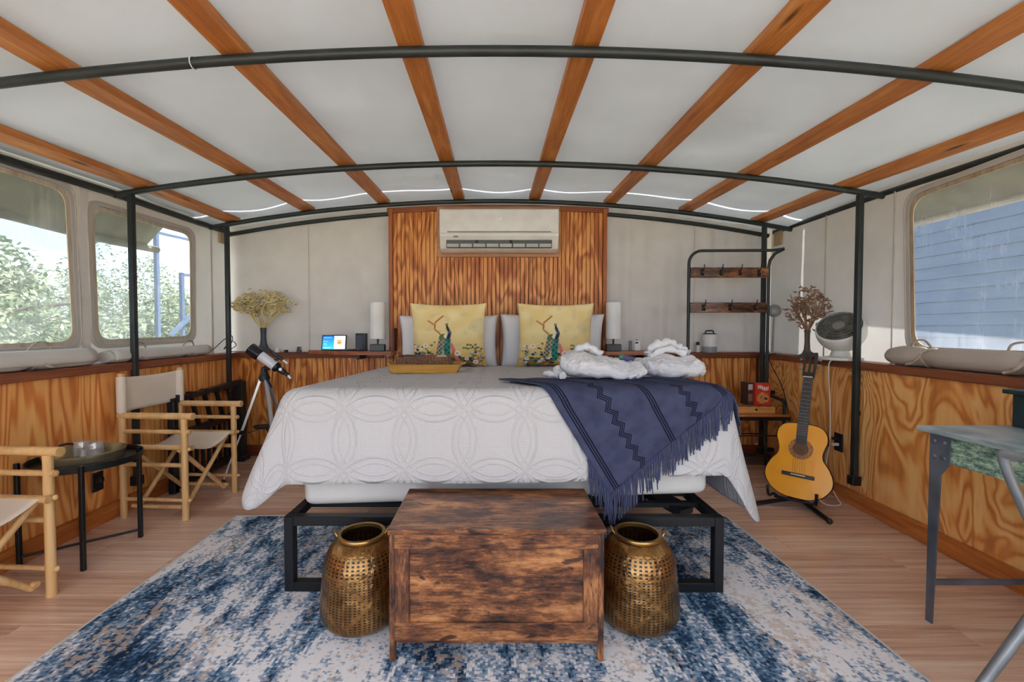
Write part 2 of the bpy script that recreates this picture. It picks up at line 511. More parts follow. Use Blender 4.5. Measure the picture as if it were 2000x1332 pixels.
def right_wall():
    loc, rz = (RX0, 1.9, 0), RANG
    w = struct(empty('wall_right', loc, rz), 'swirl-grained plywood wainscot with canvas and a clear window above, right side')
    ply_panels(w, 0.012, [-2.65, -1.25, -0.05, 0.92, 2.17], 0.0, 0.91, M_PLY_R)
    top = lambda y: roof(XM, y + 1.9) + 0.03
    h = fillet([(-0.95, 1.055), (0.715, 1.045), (0.755, 1.955), (-0.95, 1.985)], 0.11)
    canvas_wall(w, 0.115, -2.65, 2.20, 0.90, top, [h], M_CANVAS)
    rust = board('border_tape_rust', (196, 184, 162), (178, 158, 128), (140, 108, 72), 'z', 0.8, knots=False)
    window(3, loc, rz, 0.113, h, 1, 'clear vinyl window on the right with a blue house behind', rust)
    for yy, ww in ((1.47, 0.010), (0.86, 0.006)):
        MB().box((0.109, yy, 1.48), (0.006, ww, 1.1)).build('seam', plain('seam_brown', (198, 190, 178), 0.9), w, 0)
    MB().box((0.034, -0.24, 0.455), (0.012, 4.8, 0.91)).build('backing', plain('leak_backing', (110, 64, 36), 0.8), w, 0)  # added behind the panels to keep sun streaks off the floor
    MB().box((0.10, 2.07, 1.98), (0.02, 0.1, 0.12)).build('corner_patch', MATS['patch_tan'], w, 0)
    s = MB().box((0.048, -0.23, SILL - 0.025), (0.135, 4.84, 0.05), 0.004).build('trim_2', M_SILL, None, 0, loc=loc); s.rotation_euler.z = rz; struct(s, 'dark wood sill along the right wall')
    b = MB().box((-0.010, -0.23, 0.05), (0.024, 4.84, 0.1), 0.003).build('baseboard_right', M_BASEY, None, 0, loc=loc); b.rotation_euler.z = rz; struct(b)
right_wall()

def back_wall():
    w = struct(empty('wall_back', (0, 0, 0)), 'grooved plywood wainscot and canvas behind the bed')
    # backing sheet and grooved strips of the wainscot
    MB().box((0.04, YB + 0.028, 0.455), (5.2, 0.016, 0.91)).build('backing', plain('ply_groove_dark', (92, 44, 20), 0.7), w, 0)
    p = 0.0525
    proto = None; x = -2.375
    while x + p < 2.45:
        if proto is None:
            proto = MB().box((0, 0, 0), (p - 0.004, 0.02, 0.91), 0.003).build('strip', M_PLY_B, w, 0); o = proto
        else: o = share(proto, 'strip', parent=w)
        o.location = (x + p / 2, YB + 0.012, 0.455)
        x += p
    # canvas above the wainscot, gently waved
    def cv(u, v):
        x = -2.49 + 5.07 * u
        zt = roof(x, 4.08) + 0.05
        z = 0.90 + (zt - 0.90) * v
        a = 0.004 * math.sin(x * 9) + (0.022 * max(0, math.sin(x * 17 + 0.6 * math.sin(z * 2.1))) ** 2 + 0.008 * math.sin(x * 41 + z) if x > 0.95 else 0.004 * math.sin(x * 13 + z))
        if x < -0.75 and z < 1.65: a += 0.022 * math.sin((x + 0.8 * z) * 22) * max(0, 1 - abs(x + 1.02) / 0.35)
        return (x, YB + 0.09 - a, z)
    MB().grid(cv, 200, 24).build('canvas', fabric('canvas_rear_shaded', (204, 198, 192), 0.9, 700, 1.2, 0.05, var=0.05, bumps=0.3), w, 60)  # canvas coloured darker and less translucent to stand for shade behind this wall
    for xx in (-1.75, 1.86):
        zt = roof(xx, 4.08) + 0.02
        MB().box((xx, YB + 0.082, (0.93 + zt) / 2), (0.007, 0.006, zt - 0.93)).build('seam', plain('seam_grey', (206, 200, 192), 0.9), w, 0)
    s = MB().box((-1.72, YB + 0.03, SILL - 0.025), (1.38, 0.13, 0.05), 0.004).build('trim_3', M_SILLX, None, 0); struct(s, 'dark wood sill on the back wall, left of the bed')
    s = MB().box((1.74, YB + 0.03, SILL - 0.025), (1.40, 0.13, 0.05), 0.004).build('trim_4', M_SILLX, None, 0); struct(s, 'dark wood sill on the back wall, right of the bed')
    b = MB().box((0.03, YB - 0.01, 0.05), (4.8, 0.024, 0.1), 0.003).build('baseboard_back', M_BASEX, None, 0); struct(b)
back_wall()

def ceiling():
    def cv(u, v):
        x = -2.52 + 5.10 * u; y = Y0 + (4.16 - Y0) * v
        z = roof(x, y) + 0.045
        # sag between battens, stronger toward the back
        xs = [-2.6] + BATX + [2.7]
        for a, b in zip(xs[:-1], xs[1:]):
            if a <= x <= b:
                q = math.sin(PI * (x - a) / (b - a)); break
        else: q = 0
        amp = 0.008 + 0.017 * max(0, min(1, (y - 3.05) / 0.7)) * (1 if y < 3.9 else max(0, 1 - (y - 3.9) / 0.2))
        amp *= 1.0 + 0.8 * math.sin(3.1 * x + 1.0)
        z -= q * max(0.0, amp)
        wr = mnoise.noise((x * 1.3, y * 5.5, 0.3)) * 0.010 * q * max(0, min(1, (y - 2.9) / 0.6))
        wr += mnoise.noise((x * 1.1 + 3, y * 7, 1.3)) * 0.004 * q if 0.3 < x < 1.0 else 0
        return (x, y, z + wr)
    c = MB().grid(cv, 160, 220).build('ceiling', M_CEIL, None, 60)
    struct(c, 'off-white canvas ceiling stretched over wooden battens')
    for i, x in enumerate(BATX):
        def bt(x=x):
            m = MB(); n = 24; w = 0.045; th = 0.036
            V = []; Fs = []
            tilt = -2 * 0.21 * x / XM ** 2
            for k in range(n + 1):
                y = Y0 + (3.87 - Y0) * k / n
                z = roof(x, y)
                V += [(x - w, y, z - tilt * w), (x + w, y, z + tilt * w), (x + w, y, z + tilt * w + th), (x - w, y, z - tilt * w + th)]
            for k in range(n):
                for j in range(4):
                    a, b = k * 4 + j, k * 4 + (j + 1) % 4
                    Fs.append((a, b, b + 4, a + 4))
            Fs += [(3, 2, 1, 0), (n * 4, n * 4 + 1, n * 4 + 2, n * 4 + 3)]
            return m.add(V, Fs)
        bt().build('batten', M_BATTEN, c, 0)
ceiling()

def tent_frame():
    r = thing('tent_frame', 'dark steel pole frame of arched bows and posts carrying the ceiling', 'frame', (0, 0, 0))
    R = 0.019
    for (y, zc, d) in BOWS[1:]:
        xr = XM + RSL * (y - 1.9) + 0.02
        pts = [(-XM + (XM + xr) * i / 40, y, roof(-XM + (XM + xr) * i / 40, y) - R - 0.002) for i in range(41)]
        MB().tube(pts, R, 10).build('bow', M_STEEL, r, 50)
    pts = [(-XM + 4.95 * i / 40, 4.06, roof(-XM + 4.95 * i / 40, 4.06) - 0.035) for i in range(41)]
    MB().tube(pts, R, 10).build('bow', M_STEEL, r, 50)
    for s in (-1, 1):
        pts = []
        for k in range(25):
            y = Y0 + (4.06 - Y0) * k / 24
            x = -XM if s < 0 else XM + RSL * (y - 1.9)
            pts.append((x, y, roof(XM, y) - 0.012))
        MB().tube(pts, 0.022, 10).build('eave_rail', M_STEEL, r, 50)
    bx = -1.115; MB().tube([(bx, 1.65 + 0.0215 * math.cos(k * PI / 6), roof(bx, 1.65) - R - 0.002 + 0.0215 * math.sin(k * PI / 6)) for k in range(12)], 0.0022, 5, closed=True).build('zip_tie', M_WHITEP, r)
    for (y, s, z0) in ((2.85, -1, 0.17), (2.85, 1, 0.17), (3.8, -1, 0.66), (3.8, 1, 0.10)):
        x = s * (2.34 if y < 3 else 2.305)
        p = MB().box((x, y, (z0 + roof(x, y) - 0.035) / 2), (0.034, 0.034, roof(x, y) - 0.035 - z0), 0.006, seg=2).build('post', M_STEEL, r, 40)
        MB().box((x, y, z0 + 0.012), (0.055, 0.055, 0.06), 0.004).build('foot_clamp', M_BLACK, p, 0)
        xw = -2.372 if s < 0 else RX0 + RSL * (y - 1.9)
        for zz in (z0 + 0.02, 0.62):
            if zz < z0: continue
            MB().box(((x + xw) / 2, y + 0.012, zz), (abs(xw - x), 0.03, 0.03), 0.002).build('wall_bracket', M_BLACK, p, 0)
tent_frame()

def outer_fly():
    """grey-green rain fly over the whole tent, with a narrow gap near the back that lets the sun through"""
    r = thing('rain_fly', 'grey green outer tarp of the tent hanging past the window tops', 'tarp', (0, 0, 0))
    t = NT('fly_cloth'); n = t.noise(t.coord('World', (2, 2, 5)), 2.5, 5)
    col = t.ramp(n, [(0.3, lin((164, 166, 160))), (0.7, lin((214, 214, 212)))])
    b = t.bsdf(col, 0.8); tr = t.n('ShaderNodeBsdfTranslucent'); t.l(col, tr.inputs['Color'])
    mx = t.n('ShaderNodeMixShader'); mx.inputs[0].default_value = 0.62; t.l(b, mx.inputs[1]); t.l(tr.outputs[0], mx.inputs[2])
    m = t.done(mx.outputs[0])
    fd = fabric('flap_cloth_olive', (128, 130, 112), 0.85, 300, 1.0, 0.12, var=0.2)
    def sheet(y0, y1, ny, xl, xr, zl, zr, nm):
        def fn(u, v):
            x = xl + (xr - xl) * u; y = y0 + (y1 - y0) * v
            z = roof(max(-XM, min(XM, x)), y) + 0.17
            if x < -XM: z -= (z - zl) * ((-XM - x) / (-XM - xl)) ** 1.15
            if x > XM: z -= (z - zr) * ((x - XM) / (xr - XM)) ** 1.15
            return (x, y, z + 0.008 * mnoise.noise((x * 3, y * 2, 0)))
        W = xr - xl; a, b = (-XM - 0.03 - xl) / W, (XM + 0.12 - xl) / W
        MB().grid(lambda u, v: fn(a + (b - a) * u, v), 56, ny).build(nm, m, r, 60, solid=0.004)
        MB().grid(lambda u, v: fn(a * u, v), 8, ny).build('side_flap', fd, r, 60, solid=0.004)
        MB().grid(lambda u, v: fn(b + (1 - b) * u, v), 8, ny).build('side_flap', fd, r, 60, solid=0.004)
    sheet(Y0 - 0.3, 3.612, 40, -2.86, 3.0, 1.84, 1.93, 'main_sheet')
    sheet(3.640, 4.6, 8, -2.70, 3.42, 2.05, 1.70, 'rear_sheet')
    pts = [(-2.86, Y0 + (3.74 - Y0) * i / 20, 1.83 + 0.008 * math.sin(i)) for i in range(21)]
    MB().tube(pts, 0.028, 8).build('edge_roll', fd, r)
    pts = [(3.0, Y0 + (3.3 - Y0) * i / 20, 1.92) for i in range(21)]
    MB().tube(pts, 0.022, 8).build('edge_roll', plain('fly_hem', (196, 194, 184), 0.8), r)
outer_fly()

# ================================================================== OUTSIDE
def outside():
    t = NT('dry_ground'); n = t.noise(t.coord('World'), 1.2, 6)
    gm = t.done(t.bsdf(t.ramp(n, [(0.3, lin((150, 146, 120))), (0.7, lin((196, 188, 164)))]), 0.9))
    g = MB().grid(lambda u, v: (-40 + 80 * u, -40 + 80 * v, -0.42), 4, 4).build('ground', gm, None, 0)
    struct(g, 'dry open ground around the tent')
    dk = struct(MB().box((0, -2.76, -0.06), (6.0, 3.9, 0.06)).build('bounce_deck', board('bounce_deck_wood', (206, 190, 166), (190, 170, 144), (160, 138, 112), 'x', 0.7, knots=False), None, 0), 'unseen pale boards added to bounce light into the tent')  # unseen reflector, added to throw sunlight up to the ceiling
    # trees to the left
    lt = NT('leaf'); oi = lt.n('ShaderNodeNewGeometry')
    lc = lt.ramp(oi.outputs['Random Per Island'], [(0.0, lin((70, 92, 66))), (0.5, lin((118, 138, 100))), (1.0, lin((188, 196, 160)))])
    b = lt.bsdf(lc, 0.6); tr = lt.n('ShaderNodeBsdfTranslucent'); lt.l(lc, tr.inputs['Color'])
    mx = lt.n('ShaderNodeMixShader'); mx.inputs[0].default_value = 0.4; lt.l(b, mx.inputs[1]); lt.l(tr.outputs[0], mx.inputs[2])
    leaf = lt.done(mx.outputs[0])
    bark = board('bark', (120, 104, 88), (92, 78, 66), (62, 52, 44), 'z', 0.9, knots=False)
    rnd = random.Random(3)
    def tree(loc, h, r, n, label):
        T = thing('leafy_tree', label, 'tree', loc, 0, 'trees outside the left windows')
        m = MB()
        m.tube([(0, 0, 0), (0.05, 0.05, h * 0.3), (-0.05, 0, h * 0.55), (0.1, 0.05, h * 0.8)], [0.14, 0.11, 0.08, 0.03], 8)
        for k in range(9):
            a = k * 2.4; z0 = h * (0.25 + 0.05 * k)
            m.tube([(0, 0, z0), (r * 0.4 * math.cos(a), r * 0.4 * math.sin(a), z0 + h * 0.10), (r * 0.8 * math.cos(a), r * 0.8 * math.sin(a), z0 + h * 0.14)], [0.05, 0.035, 0.012], 6)
        m.build('trunk', bark, T)
        blobs = []
        for k in range(26):
            a = rnd.random() * 2 * PI; q = r * math.sqrt(rnd.random()) * 0.85; z = h * (0.22 + 0.72 * rnd.random())
            q *= math.sqrt(max(0.1, 1 - ((z / h - 0.55) / 0.5) ** 2))
            blobs.append((q * math.cos(a), q * math.sin(a), z, r * (0.22 + 0.2 * rnd.random())))
        V = []; Fs = []
        for i in range(n):
            bx, by, bz, br = blobs[i % len(blobs)]
            d = Vector((rnd.gauss(0, 1), rnd.gauss(0, 1), rnd.gauss(0, 1))).normalized() * br * (0.55 + 0.5 * rnd.random())
            c = Vector((bx, by, bz)) + d
            u = Vector((rnd.gauss(0, 1), rnd.gauss(0, 1), rnd.gauss(0, 0.6))).normalized(); w = u.cross(Vector((rnd.gauss(0, 1), rnd.gauss(0, 1), rnd.gauss(0, 1)))).normalized()
            L = 0.03 + 0.03 * rnd.random(); o = len(V)
            V += [c - u * L, c + w * L * 0.42, c + u * L, c - w * L * 0.42]; Fs.append((o, o + 1, o + 2, o + 3))
        f = MB().add(V, Fs).build('foliage', leaf, T, 0); f['kind'] = 'stuff'
    tree((-6.2, 5.1, -0.42), 2.45, 1.5, 16000, 'dense green tree filling the nearest left window')
    tree((-6.4, 8.3, -0.42), 2.2, 1.5, 15000, 'lower green tree seen through the second left window')
    tree((-9.6, 11.4, -0.42), 3.2, 1.9, 12000, 'pale tree farther off between the two left windows')
    tree((-7.0, 2.2, -0.42), 3.2, 1.4, 12000, 'tall tree at the outer left edge of the left window')
    # steel stair frame
    sm = plain('outside_steel', (84, 104, 134), 0.5, 0.3)
    st = thing('steel_stair_frame', 'blue grey steel frame with a diagonal brace outside the second left window', 'steel frame', (-4.6, 6.0, -0.42))
    for (x, y, h) in ((0, 0, 3.2), (-0.2, 0.75, 2.45), (0.3, 1.35, 3.4)):
        MB().box((x, y, h / 2), (0.05, 0.05, h), 0.004).build('post', sm, st, 0)
    MB().bar((-0.2, 0.5, 1.5), (0.3, 1.6, 2.7), 0.05, 0.05).build('diagonal_brace', sm, st, 0)
    MB().bar((-0.2, 0.75, 2.42), (0.3, 1.4, 2.42), 0.04, 0.04).build('cross_rail', sm, st, 0)
    for k in range(2): MB().bar((0, 0, 2.9 + 0.2 * k), (0.3, 1.5, 2.9 + 0.2 * k), 0.03, 0.03).build('cross_rail', sm, st, 0)
    for k in range(7): MB().cyl((-0.2 + 0.07 * k, 0.8 + 0.09 * k, 0.9), (-0.2 + 0.07 * k, 0.8 + 0.09 * k, 2.4), 0.008, n=6).build('baluster', sm, st)
    # blue house on the right
    bl = board('blue_siding', (80, 108, 138), (68, 96, 126), (54, 80, 110), 'y', 0.6, knots=False, rnd=5)
    h = thing('blue_house', 'blue clapboard house standing outside the right window', 'house', (5.6, 5.6, -0.42))
    MB().box((0.06, 0, 1.95), (0.08, 8.0, 3.9)).build('wall_sheathing', bl, h, 0)
    pr = None
    for k in range(26):
        if pr is None:
            pr = MB().box((0, 0, 0), (0.02, 8.0, 0.152), 0.003, Matrix.Rotation(0.09, 4, 'Y')).build('siding_board', bl, h, 0); o = pr
        else: o = share(pr, 'siding_board', parent=h)
        o.location = (0, 0, 0.08 + k * 0.148)
    MB().box((-0.025, -1.15, 1.95), (0.02, 0.09, 3.9), 0.003).build('corner_board', plain('house_white', (216, 220, 224), 0.6), h, 0)
    MB().box((0.3, 0, 3.95), (1.0, 8.3, 0.12), 0.01).build('eave', MATS['house_white'], h, 0)
outside()

# ================================================================== HEADBOARD, AIR CONDITIONER
def headboard():
    r = thing('headboard_panel', 'tall grooved plywood headboard panel behind the bed, up to the ceiling', 'headboard', (0.02, 4.0, 0))
    MB().box((0, 0.027, 1.27), (1.90, 0.012, 1.94)).build('backing', MATS['ply_groove_dark'], r, 0)
    p = 0.0372; proto = None
    for k in range(51):
        x = -0.949 + p * (k + 0.5)
        if proto is None:
            proto = MB().box((0, 0, 0), (p - 0.0035, 0.02, 1.93), 0.003).build('strip', M_PLY_B, r, 0); o = proto
        else: o = share(proto, 'strip', parent=r)
        o.location = (x, 0.012, 1.275)
    tm = board('headboard_trim', (196, 118, 56), (164, 88, 38), (116, 58, 24), 'z', 0.45)
    for s in (-1, 1): MB().box((s * 0.965, -0.004, 1.27), (0.035, 0.04, 1.95), 0.003).build('side_trim', tm, r, 0)
    n = 16; V = []; Fs = []
    for i in range(n + 1):
        x = -0.995 + 1.99 * i / n; z = 2.262 - 0.030 * (x / 0.99) ** 2
        V += [(x, -0.02, z - 0.022), (x, 0.03, z - 0.022), (x, 0.03, z + 0.022), (x, -0.02, z + 0.022)]
    for i in range(n):
        for j in range(4):
            a, b = i * 4 + j, i * 4 + (j + 1) % 4
            Fs.append((a, b, b + 4, a + 4))
    Fs += [(3, 2, 1, 0), (n * 4, n * 4 + 1, n * 4 + 2, n * 4 + 3)]
    MB().add(V, Fs).build('top_trim', M_SHELF, r, 0)
headboard()

def aircon():
    b = MB().box((0.025, 3.978, 2.04), (1.10, 0.022, 0.45), 0.003).build('mounting_board', board('pale_board', (206, 160, 124), (190, 142, 106), (164, 116, 82), 'x', 0.5, knots=False), None, 0)
    tag(b, 'pale wooden mounting board behind the air conditioner', 'board')
    r = thing('air_conditioner', 'white wall-mounted split air conditioner above the bed', 'air conditioner', (0.03, 3.966, 1.835))
    W = 1.01; H = 0.362
    # profile in (depth, z): depth measured toward the room (-y)
    prof = [(0, 0.01), (0.10, 0.0), (0.165, 0.02), (0.19, 0.10), (0.205, 0.13), (0.208, 0.33), (0.195, 0.355), (0.15, 0.362), (0, 0.362)]
    prof = fillet([(-a, z) for a, z in prof], 0.012, 3)
    Mx = Matrix(((0, 0, 1, 0), (1, 0, 0, 0), (0, 1, 0, 0), (0, 0, 0, 1)))
    MB().prism(prof, -W / 2, W / 2, Mx).build('body', M_WHITEP, r, 35)
    # front fascia with a shadow line
    MB().box((0, -0.207, 0.245), (W * 0.985, 0.012, 0.195), 0.006, seg=2).build('front_panel', M_WHITEP, r, 40)
    MB().box((0, -0.213, 0.157), (W * 0.87, 0.006, 0.010)).build('panel_gap', plain('gap_grey', (140, 138, 134), 0.7), r, 0)
    o = MB().box((0, -0.186, 0.058), (W * 0.89, 0.036, 0.066), 0.004).build('air_outlet', plain('outlet_grey', (92, 94, 92), 0.6), r, 0)
    o.rotation_euler = (0.0, 0, 0)
    fm = plain('louver_grey', (176, 178, 176), 0.5)
    for k in range(8):
        x = -W * 0.445 + W * 0.89 * (k + 0.5) / 8
        MB().box((x, -0.2065, 0.044), (W * 0.89 / 8 - 0.012, 0.006, 0.030), 0.002, Matrix.Rotation(0.2, 4, 'X')).build('louver', fm, r, 0)
    for x in (-0.19, 0.10): MB().box((x, -0.2065, 0.076), (0.026, 0.006, 0.024), 0.002).build('louver_pivot', M_BLACKP, r, 0)
    lm = plain('logo_white', (250, 250, 250), 0.3)
    m = MB()
    for a, b_ in (((-0.017, 0.012), (-0.010, -0.012)), ((-0.010, -0.012), (0.0, 0.006)), ((0.0, 0.006), (0.008, -0.012)), ((0.008, -0.012), (0.02, 0.018))):
        m.bar((a[0], -0.2145, 0.262 + a[1]), (b_[0], -0.2145, 0.262 + b_[1]), 0.007, 0.004, (0, 1, 0))
    m.build('logo', lm, r, 0)
    m = MB()
    for k in range(4): m.box((-0.385 + 0.011 * k, -0.2105, 0.118), (0.007, 0.004, 0.013))
    m.build('maker_mark', plain('mark_grey', (120, 118, 116), 0.5), r, 0)
aircon()

# ================================================================== RUG
def rug():
    t = NT('rug_weave')
    v0 = t.coord('Object')
    sn = t.n('ShaderNodeVectorMath', operation='SNAP'); t.l(v0, sn.inputs[0]); sn.inputs[1].default_value = (0.009, 0.006, 1)
    mp = t.n('ShaderNodeMapping'); t.l(sn.outputs[0], mp.inputs['Vector']); mp.inputs['Rotation'].default_value = (0, 0, 0.75); mp.inputs['Scale'].default_value = (2.0, 0.85, 1)
    big = t.noise(mp.outputs[0], 1.7, 5, 0.62, 0.5)
    mid = t.noise(mp.outputs[0], 9.0, 4, 0.7, 0.3)
    sm = t.noise(sn.outputs[0], 70.0, 1, 0.5)
    f = t.math('ADD', t.math('MULTIPLY', big, 0.66), t.math('MULTIPLY', mid, 0.50))
    f = t.math('ADD', f, t.math('MULTIPLY', sm, 0.30))
    col = t.ramp(f, [(0.662, lin((236, 233, 234))), (0.695, lin((226, 223, 224))), (0.712, lin((170, 182, 200))), (0.765, lin((104, 134, 162))), (0.805, lin((56, 84, 114))), (0.87, lin((28, 46, 70)))])
    bz = t.noise(sn.outputs[0], 32.0, 2, 0.6); b2 = t.noise(mp.outputs[0], 2.3, 3, 0.5)
    bf = t.ramp(t.math('ADD', t.math('MULTIPLY', bz, 0.6), t.math('MULTIPLY', b2, 0.5)), [(0.61, (0, 0, 0)), (0.64, (1, 1, 1))])
    col = t.mix(t.math('MULTIPLY', bf, 0.6), col, lin((206, 184, 166)))
    MATS['rug'] = t.done(t.bsdf(col, 0.95, normal=t.bump(sm, 0.5, 0.006), Specular_IOR_Level=0.1))
    r = thing('area_rug', 'large blue and cream distressed patterned rug under the bed', 'rug', (-0.09, 1.1, 0))
    MB().box((0, 0, 0.005), (3.03, 3.2, 0.010), 0.003).build('pile', MATS['rug'], r, 0)
    wm = fabric('rug_edge', (206, 200, 192))
    for s in (-1, 1):
        MB().box((s * 1.52, 0, 0.005), (0.012, 3.2, 0.011), 0.003).build('bound_edge', wm, r, 0)
    for s in (-1, 1):
        MB().box((0, s * 1.605, 0.005), (3.05, 0.012, 0.011), 0.003).build('bound_edge', wm, r, 0)
rug()

# ================================================================== BED
BX, FOOT, HEAD, HW = 0.045, 1.985, 3.86, 0.935
def bedtop(y): return 0.885 - 0.045 * max(0, min(1, (y - 2.0) / 1.7))
def bed_frame():
    r = thing('bed_frame', 'black square-tube steel bed frame on the rug', 'bed frame', (0.035, 1.925, 0.011), -0.004)
    T = 0.042
    h = 0.335
    def loop(y, nm):
        m = MB()
        for s in (-1, 1): m.box((s * (0.965 - T / 2), y, h / 2), (T, T, h), 0.003)
        m.box((0, y, h - T / 2), (1.93 - 2 * T, T, T), 0.003); m.box((0, y, T / 2), (1.93 - 2 * T, T, T), 0.003)
        m.build(nm, M_BLACK, r, 0)
    loop(0.0, 'leg_loop'); loop(1.0, 'leg_loop'); loop(2.0, 'leg_loop')
    for s in (-1, 1): MB().box((s * (0.965 - T / 2), 1.0, h - T / 2), (T - 0.002, 2.0 - T, T - 0.002), 0.003).build('side_rail', M_BLACK, r, 0)
    MB().box((0, 1.0, h - T / 2 - 0.004), (T, 2.0, T - 0.01), 0.003).build('centre_rail', M_BLACK, r, 0)
    for k, y in enumerate((0.16, 0.30, 0.55, 0.8, 1.25, 1.5, 1.75)):
        MB().box((0, y, h - 0.013), (1.93 - 2 * T, 0.036, 0.024), 0.003).build('slat', M_BLACK, r, 0)
    MB().bar((0.86, 0.12, 0.30), (0.62, 0.50, 0.36), 0.10, 0.03).build('hinge_bracket', M_BLACK, r, 0)
bed_frame()

def mattress():
    m = MB().box((0, 0, 0.61), (1.87, 1.87, 0.51), 0.045, None, 4)
    def sh(p):
        x, y, z = p; t = (z - 0.355) / 0.51
        zb = 0.349 + 0.055 * (x + 0.935) / 1.87; zt = 0.872 - 0.045 * (y + 0.935) / 1.87
        return (x, y, zb + (zt - zb) * t)
    m.v = [sh(p) for p in m.v]
    o = m.build('mattress', fabric('mattress_sheet', (216, 214, 210), 0.85, 500, 1.2, bumps=0.25), None, 60, loc=(BX, 2.935, 0))
    tag(o, 'thick white sheet-covered king mattress on the black bed frame', 'mattress')
mattress()

def drape(a, b, off=0.0, wave=True):
    """bedspread surface: a = across from the middle, b = metres past the foot edge (negative = on top)"""
    A = max(abs(a) - HW, 0.0); B = max(b, 0.0); sg = 1 if a >= 0 else -1
    x0 = sg * min(abs(a), HW); y0 = FOOT - min(b, 0.0)
    d = math.hypot(A, B); zt = bedtop(y0) + 0.012
    if d < 1e-6:
        e = min(HW - abs(a), -b)
        bul = 0.006 * mnoise.noise((a * 2.2, b * 2.2, 0))
        return Vector((BX + a, y0, zt + off + bul))
    dx, dy = A / d, B / d
    r = 0.075
    th = math.atan2(A, B)             # 0 = straight over the foot, pi/2 = over the side
    phi = math.radians(5) * math.cos(th) ** 2 + math.radians(19 if sg < 0 else 13) * math.sin(th) ** 2 + math.radians(5 if sg < 0 else -2) * math.sin(2 * th) ** 2
    lim = r * (PI / 2 - phi)
    if d < lim:
        h, v = r * math.sin(d / r), r * (1 - math.cos(d / r)); nrm = (math.sin(d / r), math.cos(d / r))
    else:
        t = lim / r; h, v = r * math.sin(t), r * (1 - math.cos(t))
        h += (d - lim) * math.sin(phi); v += (d - lim) * math.cos(phi); nrm = (math.cos(phi), math.sin(phi))
    w = 0.0
    if wave and d > lim:
        q = min(1, (d - lim) / 0.3)
        w = q * (0.012 * math.sin(b * 6 if A > B else a * 5.3 + 0.6) + 0.010 * mnoise.noise((a * 3, b * 3, 5)))
    h += nrm[0] * off + w; z = zt - v + nrm[1] * off
    return Vector((BX + x0 + sg * dx * h, y0 - dy * h, z))

def quilt():
    t = NT('quilted_cotton')
    uv = t.n('ShaderNodeUVMap').outputs[0]
    sx = t.n('ShaderNodeSeparateXYZ'); t.l(uv, sx.inputs[0])
    cell = 0.26
    U = t.math('MULTIPLY', sx.outputs[0], 1 / cell); V = t.math('MULTIPLY', sx.outputs[1], 1 / cell)
    fu = t.math('SUBTRACT', t.math('FRACT', U), 0.5); fv = t.math('SUBTRACT', t.math('FRACT', V), 0.5)
    def dist(cx, cy):
        a = t.math('SUBTRACT', fu, cx); b = t.math('SUBTRACT', fv, cy)
        return t.math('SQRT', t.math('ADD', t.math('MULTIPLY', a, a), t.math('MULTIPLY', b, b)))
    h = None
    for cx, cy in ((0, 0), (1, 0), (-1, 0), (0, 1), (0, -1)):
        d = dist(cx, cy)
        for R, wd, k in ((0.70, 0.030, 1.0), (0.60, 0.022, 0.7)):
            e = t.math('ABSOLUTE', t.math('SUBTRACT', d, R))
            rdg = t.math('MULTIPLY', t.math('SUBTRACT', 1.0, t.math('MINIMUM', t.math('DIVIDE', e, wd), 1.0)), k)
            h = rdg if h is None else t.math('MAXIMUM', h, rdg)
    # fine stitched grid between the rings
    gx = t.math('ABSOLUTE', t.math('SINE', t.math('MULTIPLY', sx.outputs[0], 2 * PI / 0.024)))
    gy = t.math('ABSOLUTE', t.math('SINE', t.math('MULTIPLY', sx.outputs[1], 2 * PI / 0.024)))
    g = t.math('MULTIPLY', t.math('MULTIPLY', gx, gy), 0.16)
    n = t.noise(uv, 90.0, 2); n2 = t.noise(uv, 14.0, 3)
    H = t.math('ADD', t.math('ADD', h, g), t.math('ADD', t.math('MULTIPLY', n, 0.35), t.math('MULTIPLY', n2, 0.5)))
    MATS['quilt'] = t.done(t.bsdf(lin((194, 193, 195)), 0.85, normal=t.bump(H, 0.5, 0.010), Specular_IOR_Level=0.2))
    hemL, hemR, hemF = 0.46, 0.62, 0.44
    b0 = -(HEAD - FOOT) + 0.12
    a0, a1 = -HW - hemL, HW + hemR
    m = MB(); m.uv = {}
    nu, nv = 150, 110
    V_ = []; 
    def P(u, v):
        a = a0 + (a1 - a0) * u
        hf = hemF - 0.035 * max(0, min(1, (a + 0.2) / 1.2))
        b = b0 + (hf - b0) * v
        # rounded sheet corners
        A = max(abs(a) - HW, 0); hs = hemL if a < 0 else hemR
        if A > 0 and b > 0:
            p, q = A / hs, b / hf; e = 5.0 if a < 0 else 3.2; k = max(p, q) / (p ** e + q ** e) ** (1 / e)
            a = math.copysign(HW + hs * p * k, a); b = hf * q * k
        return a, b
    for j in range(nv + 1):
        for i in range(nu + 1):
            a, b = P(i / nu, j / nv); m.uv[j * (nu + 1) + i] = (a + 2, b + 3)
    m2 = MB(); m2.grid(lambda u, v: drape(*P(u, v)), nu, nv); m.add(m2.v, m2.f)
    o = m.build('bedspread', MATS['quilt'], None, 80, solid=0.010)
    tag(o, 'white quilted bedspread with ring pattern draped over the mattress', 'bedspread')
quilt()

